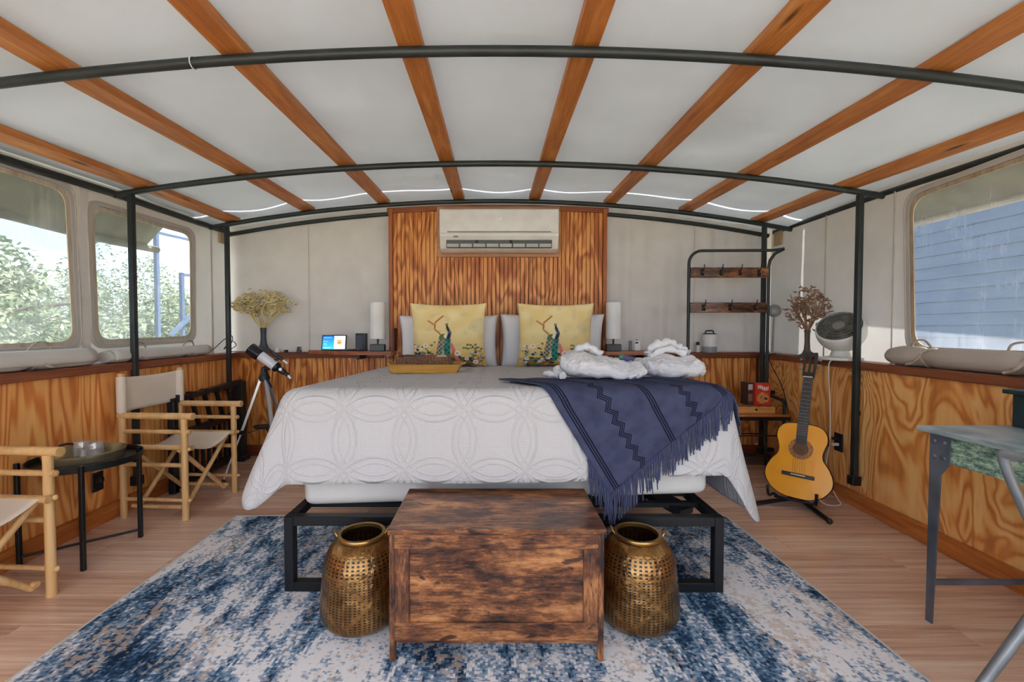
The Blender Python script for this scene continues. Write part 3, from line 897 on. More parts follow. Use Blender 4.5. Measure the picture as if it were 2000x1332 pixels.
def throw():
    t = NT('navy_throw_weave')
    uv = t.n('ShaderNodeUVMap').outputs[0]; sx = t.n('ShaderNodeSeparateXYZ'); t.l(uv, sx.inputs[0])
    u, v = sx.outputs[0], sx.outputs[1]
    dark = None
    def band(e, w):
        nonlocal dark
        q = t.math('LESS_THAN', t.math('ABSOLUTE', e), w)
        dark = q if dark is None else t.math('MAXIMUM', dark, q)
    for u0 in (0.045, 0.40, 0.735):
        for k in (-1, 0, 1): band(t.math('SUBTRACT', u, u0 + 0.0115 * k), 0.0034)
    tri = t.math('PINGPONG', v, 0.036)
    for u0 in (0.21, 0.56, 0.89):
        for k in (-1, 0, 1):
            band(t.math('SUBTRACT', t.math('SUBTRACT', u, u0 + 0.0115 * k), t.math('MULTIPLY', t.math('SUBTRACT', tri, 0.018), 0.80)), 0.0034)
    n = t.noise(uv, 420.0, 2, 0.7); n2 = t.noise(uv, 12.0, 3)
    base = t.ramp(t.math('ADD', t.math('MULTIPLY', n, 0.6), t.math('MULTIPLY', n2, 0.4)), [(0.3, lin((42, 46, 70))), (0.7, lin((84, 90, 118)))])
    col = t.mix(dark, base, lin((26, 29, 46)))
    MATS['throw'] = t.done(t.bsdf(col, 0.95, normal=t.bump(n, 0.4, 0.006), Specular_IOR_Level=0.1))
    r = thing('throw_blanket', 'navy fringed throw blanket with zigzag stripes across the foot of the bed', 'blanket', (BX, FOOT, 0.9))
    P1, P2, P3, P4 = Vector((-0.03, -0.30)), Vector((0.44, 0.48)), Vector((1.14, -0.08)), Vector((1.02, -0.46))
    O = Vector((BX, FOOT, 0.9))
    def q(u, v, off=0.019):
        a = P1 * (1 - u) * (1 - v) + P4 * u * (1 - v) + P2 * (1 - u) * v + P3 * u * v
        return drape(a.x, a.y, off + 0.0015 * math.sin(40 * u + 9 * v)) - O
    m = MB(); m.grid(lambda u, v: q(u, v), 90, 70, uv=True)
    m.build('cloth', MATS['throw'], r, 80, solid=0.006)
    f = MB(); rnd = random.Random(5)
    def strand(p0, ln, dx=0.0):
        b0 = max(p0.y, 0)
        pts = []
        ox = rnd.uniform(-0.012, 0.012)
        for k in range(5):
            tt = k / 4
            if p0.y > -0.08 and abs(p0.x) < HW + 0.06: a, b = p0.x + ox * tt + dx * tt, p0.y + ln * tt
            else: a, b = p0.x + ln * tt, p0.y + ox * tt + 0.02 * tt
            pts.append(drape(a, b, 0.018 + 0.006 * rnd.random()) - O)
        f.tube(pts, [0.0036, 0.0032, 0.003, 0.003, 0.0022], 5)
    for k in range(150):
        u = (k + rnd.random() * 0.6) / 150
        p = P2 * (1 - u) + P3 * u
        strand(p, 0.10 + 0.045 * rnd.random())
    for k in range(24):
        u = k / 24 * 0.20
        p = P2 * (1 - u) + P1 * u
        strand(p, 0.08 + 0.06 * rnd.random(), 0.0)
    o = f.build('fringe', fabric('throw_fringe', (66, 71, 98)), r, 60); o['kind'] = 'stuff'
throw()

def pillow(name, mat, w, h, d, loc, rx, rz, ears=0.0, label='', cat='pillow', group=None, paint=None, res=40, seed=1, n=2.6):
    """plump cushion standing on its edge; local x across, z up, y thickness"""
    r = None
    def side(sg):
        def fn(u, v):
            x, z = 2 * u - 1, 2 * v - 1
            prof = max(0.0, (1 - abs(x) ** n) * (1 - abs(z) ** n)) ** 0.55
            pin = 1 - ears * (1 - abs(z) ** 2) * 1.0 * (abs(x) ** 3)
            pinz = 1 - ears * (1 - abs(x) ** 2) * (abs(z) ** 3)
            wr = 0.006 * mnoise.noise((x * 2.4 + seed, z * 2.4, seed)) * prof
            return (x * w / 2 * pin, sg * (d / 2 * prof + wr), z * h / 2 * pinz)
        return fn
    m = MB(); m.grid(side(-1), res, res, uv=True)
    nfront = len(m.v)
    b = MB(); b.grid(side(1), res, res); m.add(b.v, [tuple(reversed(f)) for f in b.f])
    cols = None
    if paint:
        cols = []
        for j in range(res + 1):
            for i in range(res + 1): cols.append(paint(i / res, j / res))
        cols += [paint(0.03, 0.9)] * (len(m.v) - nfront)
    o = m.build(name, mat, None, 80, loc=loc, colors=cols)
    bm = bmesh.new(); bm.from_mesh(o.data); bmesh.ops.remove_doubles(bm, verts=bm.verts, dist=0.0004); bm.to_mesh(o.data); bm.free()
    o.rotation_euler = (rx, 0, rz)
    return tag(o, label, cat, group)

def peacock(seed):
    """printed cushion front: bird among flowers on yellow ground"""
    rnd = random.Random(seed)
    C = {k: lin(v) for k, v in dict(y1=(242, 222, 164), y2=(236, 208, 140), oc=(216, 166, 72), or_=(168, 98, 32), teal=(38, 132, 120), dteal=(16, 70, 72), dk=(44, 38, 56), pink=(214, 122, 104), wh=(232, 224, 208), gr=(92, 122, 70), gr2=(150, 150, 120), br=(190, 120, 66), bl=(74, 92, 128), grey=(176, 170, 158)).items()}
    flowers = [(0.20, 0.36, 0.035), (0.62, 0.24, 0.045), (0.74, 0.14, 0.03), (0.12, 0.15, 0.03), (0.30, 0.10, 0.03), (0.86, 0.08, 0.04)]
    leaves = [(rnd.uniform(0.04, 0.96), rnd.uniform(0.02, 0.25), rnd.uniform(0.012, 0.034), rnd.choice(['gr', 'gr', 'gr2', 'dk', 'dteal', 'wh', 'grey'])) for _ in range(95)]
    leaves += [(rnd.uniform(0.70, 0.88), rnd.uniform(0.30, 0.38), rnd.uniform(0.010, 0.02), rnd.choice(['gr', 'dk', 'gr'])) for _ in range(16)]
    leaves += [(rnd.uniform(0.18, 0.34), rnd.uniform(0.22, 0.42), rnd.uniform(0.008, 0.018), rnd.choice(['gr', 'dk', 'dteal', 'wh'])) for _ in range(10)]
    leaves += [(rnd.uniform(0.02, 0.16), rnd.uniform(0.05, 0.36), rnd.uniform(0.010, 0.024), rnd.choice(['gr', 'grey', 'dk', 'gr2', 'wh'])) for _ in range(26)] + [(rnd.uniform(0.84, 0.98), rnd.uniform(0.05, 0.34), rnd.uniform(0.010, 0.024), rnd.choice(['gr', 'grey', 'br', 'gr2'])) for _ in range(26)]
    def seg(px, py, ax, ay, bx, by):
        dx, dy = bx - ax, by - ay; t = max(0, min(1, ((px - ax) * dx + (py - ay) * dy) / (dx * dx + dy * dy)))
        return math.hypot(px - ax - t * dx, py - ay - t * dy), t
    def paint(u, v):
        f = mnoise.noise((u * 6 + seed, v * 6, 0.5)) * 0.5 + 0.5
        k0 = max(0, min(1, (f - 0.3) / 0.4)); c = tuple(a * k0 + b * (1 - k0) for a, b in zip(C['y1'], C['y2']))
        k1 = max(0, min(1, (0.55 - v + 0.25 * (f - 0.5)) / 0.35)) * 0.55; c = tuple(a * (1 - k1) + b * k1 for a, b in zip(c, C['oc']))
        if v < 0.17 + 0.06 * (f - 0.5): c = C['or_'] if f > 0.42 else C['oc']
        g = mnoise.noise((u * 9, v * 9, 3 + seed))
        if v > 0.35 and g > 0.34: c = tuple(a * 0.82 + b * 0.18 for a, b in zip(c, C['grey']))
        if math.hypot(u - 0.88, (v - 0.66)) < 0.11 + 0.06 * g: c = tuple(a * 0.78 + b * 0.22 for a, b in zip(c, C['grey']))
        for (x, y, r_, k) in leaves:
            if math.hypot(u - x, (v - y) * 1.3) < r_: c = C[k]
        for a in ((0.42, 0.52, 0.33, 0.62), (0.33, 0.62, 0.34, 0.72), (0.34, 0.72, 0.44, 0.82), (0.33, 0.68, 0.25, 0.74)):
            if seg(u, v, *a)[0] < 0.011: c = C['br']
        d, t = seg(u, v, 0.54, 0.38, 0.66, 0.02)
        if d < 0.026: c = C['pink']
        for (x, y, r_) in flowers:
            q = math.hypot(u - x, v - y)
            if q < r_: c = C['wh'] if q > r_ * 0.35 else C['pink']
        d, t = seg(u, v, 0.48, 0.46, 0.49, 0.14)
        if d < 0.055 - 0.02 * t: c = C['teal'] if math.sin(u * 90) * math.sin(v * 70) > -0.3 else C['dteal']
        d, t = seg(u, v, 0.43, 0.46, 0.37, 0.20)
        if d < 0.050 - 0.015 * t:
            k = math.sin(u * 110) * math.sin(v * 95); c = C['grey'] if k > 0.3 else (C['teal'] if k > -0.1 else (C['br'] if k > -0.5 else C['dk']))
        if math.hypot((u - 0.455) / 1.3, v - 0.50) < 0.05: c = C['gr']
        if math.hypot(u - 0.485, v - 0.51) < 0.038: c = C['wh']
        d, t = seg(u, v, 0.505, 0.48, 0.525, 0.56)
        if d < 0.023: c = C['dk']
        d, t = seg(u, v, 0.525, 0.56, 0.495, 0.64)
        if d < 0.019: c = C['bl'] if t < 0.4 else C['dk']
        if seg(u, v, 0.495, 0.65, 0.475, 0.70)[0] < 0.008: c = C['dk']
        if seg(u, v, 0.495, 0.65, 0.50, 0.71)[0] < 0.006: c = C['dk']
        return c
    return paint
M_PRINT = attr_mat('cushion_print', 0.8, bump=0.1)
M_PILLOW = fabric('white_pillow_cotton', (228, 226, 228), 0.85, 500, 1.0, bumps=0.2)
pillow('pillow', M_PILLOW, 0.86, 0.46, 0.18, (-0.408, 3.84, 1.06), 0.12, 0, 0.05, 'white pillow standing behind the peacock cushion with a basket before it', 'pillow', 'white bed pillows', seed=2, n=6)
pillow('pillow', M_PILLOW, 0.90, 0.47, 0.18, (0.49, 3.84, 1.065), 0.12, 0, 0.05, 'white pillow standing behind the peacock cushion nearer the coat rack', 'pillow', 'white bed pillows', seed=5, n=6)
pillow('peacock_cushion', M_PRINT, 0.62, 0.53, 0.15, (-0.385, 3.62, 1.118), 0.16, 0.0, 0.07, 'square yellow cushion printed with a peacock, wicker basket in front of it', 'cushion', 'peacock cushions', peacock(1), res=120, seed=3)
pillow('peacock_cushion', M_PRINT, 0.62, 0.53, 0.15, (0.485, 3.60, 1.116), 0.16, 0.0, 0.07, 'square yellow cushion printed with a peacock, beside the rolled robes', 'cushion', 'peacock cushions', peacock(4), res=120, seed=8)

def bed_tray():
    ym = board('bamboo_tray', (214, 166, 84), (196, 144, 62), (166, 112, 42), 'x', 0.45, knots=False)
    yc = 2.98; zt = bedtop(yc) + 0.022
    r = thing('bamboo_tray', 'oblong golden wooden tray lying on the bedspread before a cushion', 'tray', (-0.465, yc, zt))
    W, D, H = 0.42, 0.27, 0.058
    MB().box((0, 0, 0.006), (W, D, 0.01), 0.002).build('base', ym, r, 0)
    def wall(p, q, nm): # sloping wall
        (x0, y0), (x1, y1) = p, q
        k = 1.13
        th = 0.97
        V = [(x0, y0, 0.001), (x1, y1, 0.001), (x1 * k, y1 * k, H), (x0 * k, y0 * k, H), (x0 * th, y0 * th, 0.001), (x1 * th, y1 * th, 0.001), (x1 * k * th, y1 * k * th, H), (x0 * k * th, y0 * k * th, H)]
        MB().add(V, [(0, 1, 2, 3), (5, 4, 7, 6), (3, 2, 6, 7), (1, 0, 4, 5), (0, 3, 7, 4), (2, 1, 5, 6)]).build(nm, ym, r, 0)
    c = [(-W / 2, -D / 2), (W / 2, -D / 2), (W / 2, D / 2), (-W / 2, D / 2)]
    for i in range(4): wall(c[i], c[(i + 1) % 4], 'side')
    for s in (-1, 1):
        MB().tube(catmull([(s * W * 0.56, -0.05, H - 0.006), (s * (W * 0.56 + 0.022), -0.03, H), (s * (W * 0.56 + 0.022), 0.03, H), (s * W * 0.56, 0.05, H - 0.006)], 4), 0.007, 6).build('handle', ym, r)
    # wicker basket inside
    t = NT('wicker'); wv = t.n('ShaderNodeTexWave'); wv.inputs['Scale'].default_value = 34; wv.inputs['Distortion'].default_value = 2; t.l(t.coord('Object', (1, 1, 2.2)), wv.inputs['Vector'])
    nn = t.noise(t.coord('Object'), 60, 2)
    cm = t.ramp(t.math('ADD', t.math('MULTIPLY', wv.outputs['Fac'], 0.6), t.math('MULTIPLY', nn, 0.4)), [(0.2, lin((92, 58, 40))), (0.6, lin((150, 106, 78))), (0.9, lin((186, 146, 112)))])
    wm = t.done(t.bsdf(cm, 0.7, normal=t.bump(wv.outputs['Fac'], 0.8, 0.006)))
    b = thing('wicker_basket', 'brown woven basket of snacks sitting in the wooden tray', 'basket', (-0.475, yc + 0.01, zt + 0.012))
    for k in range(7):
        z = 0.006 + 0.0135 * k; w, d = 0.165 + 0.003 * k, 0.105 + 0.002 * k
        pts = fillet([(-w, -d), (w, -d), (w, d), (-w, d)], 0.03, 4)
        MB().tube([(p[0], p[1], z) for p in pts], 0.0082, 6, closed=True).build('woven_rim', wm, b)
    MB().box((0, 0, 0.004), (0.32, 0.2, 0.007), 0.002).build('base', wm, b, 0)
    for s in (-1, 1):
        MB().tube(catmull([(s * 0.178, -0.05, 0.09), (s * 0.186, -0.03, 0.118), (s * 0.186, 0.03, 0.118), (s * 0.178, 0.05, 0.09)], 5), 0.007, 6).build('handle', board('handle_wood', (206, 130, 66), (180, 104, 48), (140, 76, 34), 'y', 0.5, knots=False), b)
    cols = [((70, 74, 92), -0.038, 0.07), ((196, 184, 150), 0.112, 0.07), ((64, 48, 40), -0.115, 0.065), ((150, 60, 50), 0.038, 0.065)]
    for i, (c_, x, w) in enumerate(cols):
        o = MB().box((0, 0, 0), (w, 0.05, 0.07), 0.012, seg=2).build('snack_packet', plain('packet_%d' % i, c_, 0.35), None, 40, loc=(-0.475 + x, yc + 0.02 * (-1) ** i, zt + 0.076))
        o.rotation_euler = (0.3 * (-1) ** i, 0.06 * i - 0.1, 0.08 * i - 0.1)
        tag(o, ['slate blue', 'cream', 'dark brown', 'brick red'][i] + ' snack packet lying in the wicker basket', 'packet', 'packets in the basket')
bed_tray()

def robe(name, label, loc, w, d, h, seed, rz=0.0, collar=None, tilt=0.0):
    """folded plush robe: a soft folded stack with creases, a rolled collar and a belt"""
    m_ = MATS.get('robe') or fabric('robe', (218, 217, 220), 0.95, 260, 1.4, bumps=0.5)
    MATS['robe'] = m_
    r = thing(name, label, 'bathrobe', loc, rz, 'folded white robes on the bed')
    def body(u, v):
        a = 2 * PI * u; q = v
        def se(c, e): return math.copysign(abs(c) ** e, c)
        rr = math.sin(PI * min(q, 1) / 2 * 1.0) if False else None
        b = -PI / 2 + PI * q
        cx, cy, cz = se(math.cos(b), 0.55) * se(math.cos(a), 0.7), se(math.cos(b), 0.55) * se(math.sin(a), 0.7), se(math.sin(b), 0.7)
        x, y = cx * w / 2, cy * d / 2
        z = h * (cz + 1) / 2
        f = (0.5 - abs(mnoise.noise((x * 9 + seed, y * 2.5, z * 3 + seed)))) * 0.034 + (0.4 - abs(mnoise.noise((x * 22 + seed, y * 7 + z * 5, seed * 2)))) * 0.020 + mnoise.noise((x * 60, y * 50, z * 50 + seed)) * 0.006 - 0.016
        z = z * (1 - 0.30 * (cy < 0) * abs(cy)) + (f if z > 0.01 else 0) + tilt * x * (z / h)
        return (x + f * 0.8 * cx, y + f * cy, max(z, 0.0))
    MB().grid(body, 150, 60).build('folded_cloth', m_, r, 80)
    for (pts, rad) in (collar or []):
        k = MB(); P_ = catmull(pts, 8)
        k.tube(P_, [rad * (0.7 + 0.5 * abs(math.sin(i * 0.7 + seed))) for i in range(len(P_))], 10)
        k.v = [tuple(Vector(p) + Vector((1, 1, 1)) * 0.010 * mnoise.noise(Vector(p) * 22)) for p in k.v]
        k.build('rolled_collar', m_, r, 80)
    return r
zb = bedtop(2.3) + 0.034
robe('folded_robe', 'folded white plush robe with a loose belt, lying nearest the cushions', (0.575, 2.36, zb), 0.45, 0.30, 0.115, 1.3, -0.10,
     [([(-0.16, 0.02, 0.07), (-0.13, 0.06, 0.14), (-0.06, 0.08, 0.155), (0.00, 0.07, 0.11)], 0.022), ([(-0.24, -0.09, 0.012), (-0.30, -0.05, 0.02), (-0.27, 0.0, 0.022), (-0.21, -0.03, 0.03)], 0.014), ([(-0.22, -0.12, 0.012), (-0.25, -0.03, 0.035), (-0.15, 0.05, 0.08)], 0.018)], tilt=-0.16)
robe('folded_robe', 'folded white plush robe at the right corner of the bed, rolled collar on top', (0.985, 2.48, zb - 0.008), 0.37, 0.30, 0.12, 4.1, 0.06,
     [([(-0.10, 0.06, 0.115), (-0.06, 0.07, 0.165), (0.02, 0.07, 0.18), (0.08, 0.06, 0.15), (0.13, 0.05, 0.125)], 0.028), ([(-0.12, 0.0, 0.10), (-0.02, 0.02, 0.15), (0.09, 0.0, 0.125)], 0.02)])
o = MB().box((0, 0, 0), (0.10, 0.05, 0.028), 0.008, seg=2).build('soap_packet', plain('packet_violet', (96, 92, 150), 0.35), None, 40, loc=(0.80, 2.66, bedtop(2.66) + 0.12)); o.rotation_euler = (0.2, 0.25, -0.3)
tag(o, 'small violet packet tucked between the two white robes', 'packet')
MB().box((-0.04, 0, 0.001), (0.03, 0.0515, 0.0285), 0.007).build('green_end', plain('packet_green', (96, 160, 128), 0.4), o, 40)

# ================================================================== CHEST AND LANTERNS
def rustic(name, axis):
    t = NT(name)
    a = {'x': (1.0, 7, 7), 'z': (7, 7, 1.0), 'y': (7, 1, 7)}[axis]
    g = t.noise(t.coord('World', a), 3.2, 6, 0.7, 0.4)
    fine = t.noise(t.coord('World', tuple(q * 9 for q in a)), 2.4, 4, 0.7)
    blot = t.noise(t.coord('World', tuple(2.6 if q > 1 else 1.3 for q in a)), 3.6, 6, 0.72, 0.2)
    spot = t.noise(t.coord('World', tuple(q * 2.4 + (2.4 if q == 1 else 0) for q in a)), 1.9, 3, 0.5, 0.8)
    f = t.math('ADD', t.math('MULTIPLY', g, 0.42), t.math('ADD', t.math('MULTIPLY', fine, 0.26), t.math('MULTIPLY', blot, 0.55)))
    col = t.ramp(f, [(0.45, lin((204, 150, 100))), (0.545, lin((164, 108, 66))), (0.62, lin((104, 64, 42))), (0.70, lin((42, 30, 28)))])
    col = t.mix(t.ramp(spot, [(0.62, (0, 0, 0)), (0.68, (0.85, 0.85, 0.85))]), col, lin((34, 24, 24)))
    MATS[name] = t.done(t.bsdf(col, 0.28)); return MATS[name]
def chest():
    mx, mz = rustic('rustic_wood_across', 'x'), rustic('rustic_wood_up', 'z')
    r = thing('storage_chest', 'rustic brown wooden storage chest at the foot of the bed', 'chest', (0.003, 1.69, 0.011))
    W, D, H = 0.726, 0.375, 0.468
    MB().box((0.002, 0, H - 0.010), (0.756, 0.392, 0.02), 0.0025).build('lid', mx, r, 0)
    yf = -D / 2
    Mx = Matrix(((0, 0, 1, 0), (1, 0, 0, 0), (0, 1, 0, 0), (0, 0, 0, 1)))
    for s in (-1, 1):
        # side board cut away between two tapered feet
        pts = [(yf, H - 0.02), (yf, 0.0), (yf + 0.022, 0.0), (yf + 0.04, 0.075), (-yf - 0.04, 0.075), (-yf - 0.022, 0.0), (-yf, 0.0), (-yf, H - 0.02)]
        MB().prism(pts, s * W / 2 - 0.009, s * W / 2 + 0.009, Mx).build('side_panel', mz, r, 0)
    iw = W - 0.018
    MB().box((0, yf + 0.008, H - 0.02 - 0.026), (iw, 0.018, 0.052), 0.002).build('front_top_rail', mx, r, 0)
    MB().box((0, yf + 0.008, 0.104), (iw, 0.018, 0.062), 0.002).build('front_bottom_rail', mx, r, 0)
    for s in (-1, 1): MB().box((s * (iw / 2 - 0.026), yf + 0.008, 0.2655), (0.052, 0.018, 0.261), 0.002).build('front_stile', mz, r, 0)
    MB().box((0, yf + 0.014, 0.2655), (iw - 0.10, 0.010, 0.264)).build('front_panel', mx, r, 0)
    MB().box((0, yf + 0.016, 0.066), (iw, 0.012, 0.016)).build('base_strip', mx, r, 0)
    MB().box((0, -yf - 0.008, 0.262), (iw, 0.012, 0.37)).build('back_panel', mx, r, 0)
    MB().box((0, 0, 0.085), (iw, D - 0.03, 0.012)).build('bottom_panel', mx, r, 0)
chest()

def lantern_mat():
    t = NT('hammered_brass')
    uv = t.n('ShaderNodeUVMap').outputs[0]; sx = t.n('ShaderNodeSeparateXYZ'); t.l(uv, sx.inputs[0])
    u, v = sx.outputs[0], sx.outputs[1]
    def dots(nu, nv, r, off=0.0):
        a = t.math('SUBTRACT', t.math('FRACT', t.math('MULTIPLY', u, nu)), 0.5)
        b = t.math('SUBTRACT', t.math('FRACT', t.math('ADD', t.math('MULTIPLY', v, nv), off)), 0.5)
        d = t.math('MAXIMUM', t.math('ABSOLUTE', a), t.math('ABSOLUTE', b))
        return t.math('LESS_THAN', d, r)
    top = t.math('GREATER_THAN', v, 0.70)
    sq = t.math('MULTIPLY', dots(44, 26, 0.26), t.math('MULTIPLY', top, t.math('LESS_THAN', v, 0.90)))
    low = t.math('MULTIPLY', t.math('LESS_THAN', v, 0.68), t.math('GREATER_THAN', v, 0.10))
    cu = t.math('PINGPONG', t.math('MULTIPLY', u, 5.0), 0.5); cv = t.math('PINGPONG', t.math('ADD', t.math('MULTIPLY', v, 1.75), 0.30), 0.5)
    dd = t.math('ABSOLUTE', t.math('SUBTRACT', cu, cv))
    rid = t.math('MULTIPLY', t.math('LESS_THAN', dd, 0.05), low)
    sp = t.math('MULTIPLY', dots(58, 34, 0.24), t.math('MULTIPLY', low, t.math('SUBTRACT', 1.0, rid)))
    hole = t.math('MAXIMUM', sq, sp)
    n = t.noise(t.coord('Object'), 26, 4)
    n2 = t.noise(t.coord('Object'), 8, 3)
    base = t.ramp(t.math('ADD', t.math('MULTIPLY', n, 0.5), t.math('MULTIPLY', n2, 0.5)), [(0.3, lin((104, 74, 42))), (0.55, lin((160, 118, 70))), (0.75, lin((206, 164, 104)))])
    col = t.mix(hole, base, lin((22, 14, 8)))
    H = t.math('SUBTRACT', t.math('MULTIPLY', rid, t.math('MULTIPLY_ADD', dots(60, 40, 0.3), 0.7, 0.5)), hole)
    H = t.math('ADD', H, t.math('MULTIPLY', n, 0.8))
    met = t.math('SUBTRACT', 0.92, t.math('MULTIPLY', hole, 0.9))
    MATS['brass'] = t.done(t.bsdf(col, t.math('MULTIPLY_ADD', n2, 0.25, 0.18), met, normal=t.bump(H, 1.0, 0.010))); return MATS['brass']
def lantern(loc, label, rz):
    bm_ = MATS.get('brass') or lantern_mat()
    r = thing('brass_lantern', label, 'lantern', loc, rz, 'pierced brass floor lanterns')
    prof = [(0.108, 0.0), (0.136, 0.010), (0.152, 0.030), (0.159, 0.060), (0.157, 0.11), (0.152, 0.17), (0.146, 0.225), (0.138, 0.262), (0.120, 0.300), (0.096, 0.323), (0.085, 0.330)]
    P_ = catmull([(a, b, 0) for a, b in prof], 4)
    m = MB(); nn = 56; mm = len(P_)
    m.uv = {}
    for j, p in enumerate(P_):
        for k in range(nn + 1):
            a = 2 * PI * k / nn
            m.uv[len(m.v)] = (k / nn, p.y / 0.33); m.v.append((p.x * math.cos(a), p.x * math.sin(a), p.y))
    for j in range(mm - 1):
        for k in range(nn): m.f.append((j * (nn + 1) + k, j * (nn + 1) + k + 1, (j + 1) * (nn + 1) + k + 1, (j + 1) * (nn + 1) + k))
    m.build('body', bm_, r, 80, solid=0.002)
    rim = plain('brass_rim', (170, 132, 74), 0.3, 0.9)
    MB().lathe([(0.080, 0.330), (0.080, 0.344), (0.092, 0.344), (0.096, 0.337), (0.092, 0.330)], n=40).build('rim', rim, r, 60)
    MB().lathe([(0.0, 0.002), (0.109, 0.002)], n=32).build('base_plate', rim, r)
    MB().lathe([(0.0, 0.03), (0.03, 0.03), (0.03, 0.10), (0.0, 0.10)], n=20).build('candle', plain('candle_dark', (120, 104, 80), 0.6), r)
    for s in (-1, 1):
        MB().tube(catmull([(s * 0.088, -0.018, 0.335), (s * 0.100, -0.016, 0.352), (s * 0.104, 0, 0.360), (s * 0.100, 0.016, 0.352), (s * 0.088, 0.018, 0.335)], 5), 0.0035, 6).build('handle_loop', rim, r)
lantern((-0.535, 1.742, 0.012), 'pierced brass lantern to the left of the wooden chest', 0.12)
lantern((0.568, 1.742, 0.012), 'pierced brass lantern to the right of the wooden chest', -0.15)

# ================================================================== LEFT SIDE
M_BAMBOO = board('bamboo', (232, 196, 146), (216, 174, 118), (182, 132, 80), 'z', 0.4, knots=False, gs=0.6)
M_CHAIRC = fabric('chair_canvas', (222, 208, 192), 0.9, 500, 0.4, bumps=0.2)
def bamboo(a, b, r, par, nm, joints=True):
    """slightly irregular cane with node rings"""
    a, b = Vector(a), Vector(b); L = (b - a).length; n = max(2, int(L / 0.035)); k = max(2, int(L / 0.17) + 1)
    pts, rs = [], []
    for i in range(n + 1):
        t = i / n; q = (t * k) % 1.0; bulge = 1 + 0.10 * math.exp(-((min(q, 1 - q)) * L / k / 0.012) ** 2)
        pts.append(a.lerp(b, t)); rs.append(r * bulge)
    return MB().tube(pts, rs, 10).build(nm, M_BAMBOO, par, 60)
def director_chair(loc, rz, label):
    """local: x = seat depth (front at +x), y = width; far side +y"""
    r = thing('director_chair', label, 'chair', loc, rz, 'bamboo director chairs')
    D, W = 0.40, 0.46
    for s in (-1, 1):
        y = s * W / 2
        bamboo((-D / 2, y, 0), (-D / 2, y, 0.895), 0.019, r, 'back_leg')
        bamboo((D / 2, y, 0), (D / 2, y, 0.622), 0.019, r, 'front_leg')
        bamboo((-D / 2 - 0.015, y, 0.636), (D / 2 + 0.06, y, 0.636), 0.020, r, 'arm_rest')
        bamboo((-D / 2, y, 0.54), (D / 2 + 0.035, y, 0.54), 0.013, r, 'side_rail')
        bamboo((-D / 2, y, 0.335), (D / 2, y, 0.335), 0.013, r, 'side_rail')
        bamboo((-D / 2, y, 0.12), (D / 2, y, 0.12), 0.011, r, 'side_rail')
        bamboo((-D / 2 - 0.03, y - s * 0.028, 0.435), (D / 2 + 0.03, y - s * 0.028, 0.435), 0.015, r, 'seat_rod')
        bamboo((-D / 2 + 0.03, -y + s * 0.03, 0.065), (D / 2 - 0.03, -y + s * 0.03, 0.065), 0.012, r, 'floor_rod')
    for x in (-D / 2 + 0.05, D / 2 - 0.045):
        for s in (-1, 1):
            bamboo((x + s * 0.012, s * (W / 2 - 0.03), 0.42), (x + s * 0.012, -s * (W / 2 - 0.03), 0.045), 0.0135, r, 'cross_brace')
    for s in (-1, 1):
        for z in (0.54, 0.435, 0.12): MB().ball((D / 2 + 0.028, s * W / 2, z), 0.012, 8, 6).build('peg', M_BAMBOO, r)
    def seat(u, v):
        x = -D / 2 + D * u; t = 2 * v - 1
        return (x, t * (W / 2 - 0.022), 0.450 - 0.055 * (1 - t * t) - 0.012 * (1 - abs(t)) * u)
    MB().grid(seat, 12, 20).build('seat', M_CHAIRC, r, 80, solid=0.004)
    def back(u, v):
        t = 2 * u - 1
        sag = 0.030 * (1 - t * t)
        return (-D / 2 - 0.004 - sag * 0.5, t * (W / 2 + 0.012), 0.655 + 0.22 * v - 0.012 * (1 - t * t) * v)
    MB().grid(back, 20, 10).build('backrest', M_CHAIRC, r, 80, solid=0.005)
    for s in (-1, 1):
        MB().lathe([(0.026, 0.655), (0.026, 0.876)], (-D / 2, s * W / 2, 0), 14).build('backrest_sleeve', M_CHAIRC, r, 60)
    return r
director_chair((-2.085, 2.912, 0), -0.06, 'bamboo director chair with cream canvas, beside the telescope')
director_chair((-2.16, 1.683, 0), -0.06, 'bamboo director chair with cream canvas, cut off by the left picture edge')

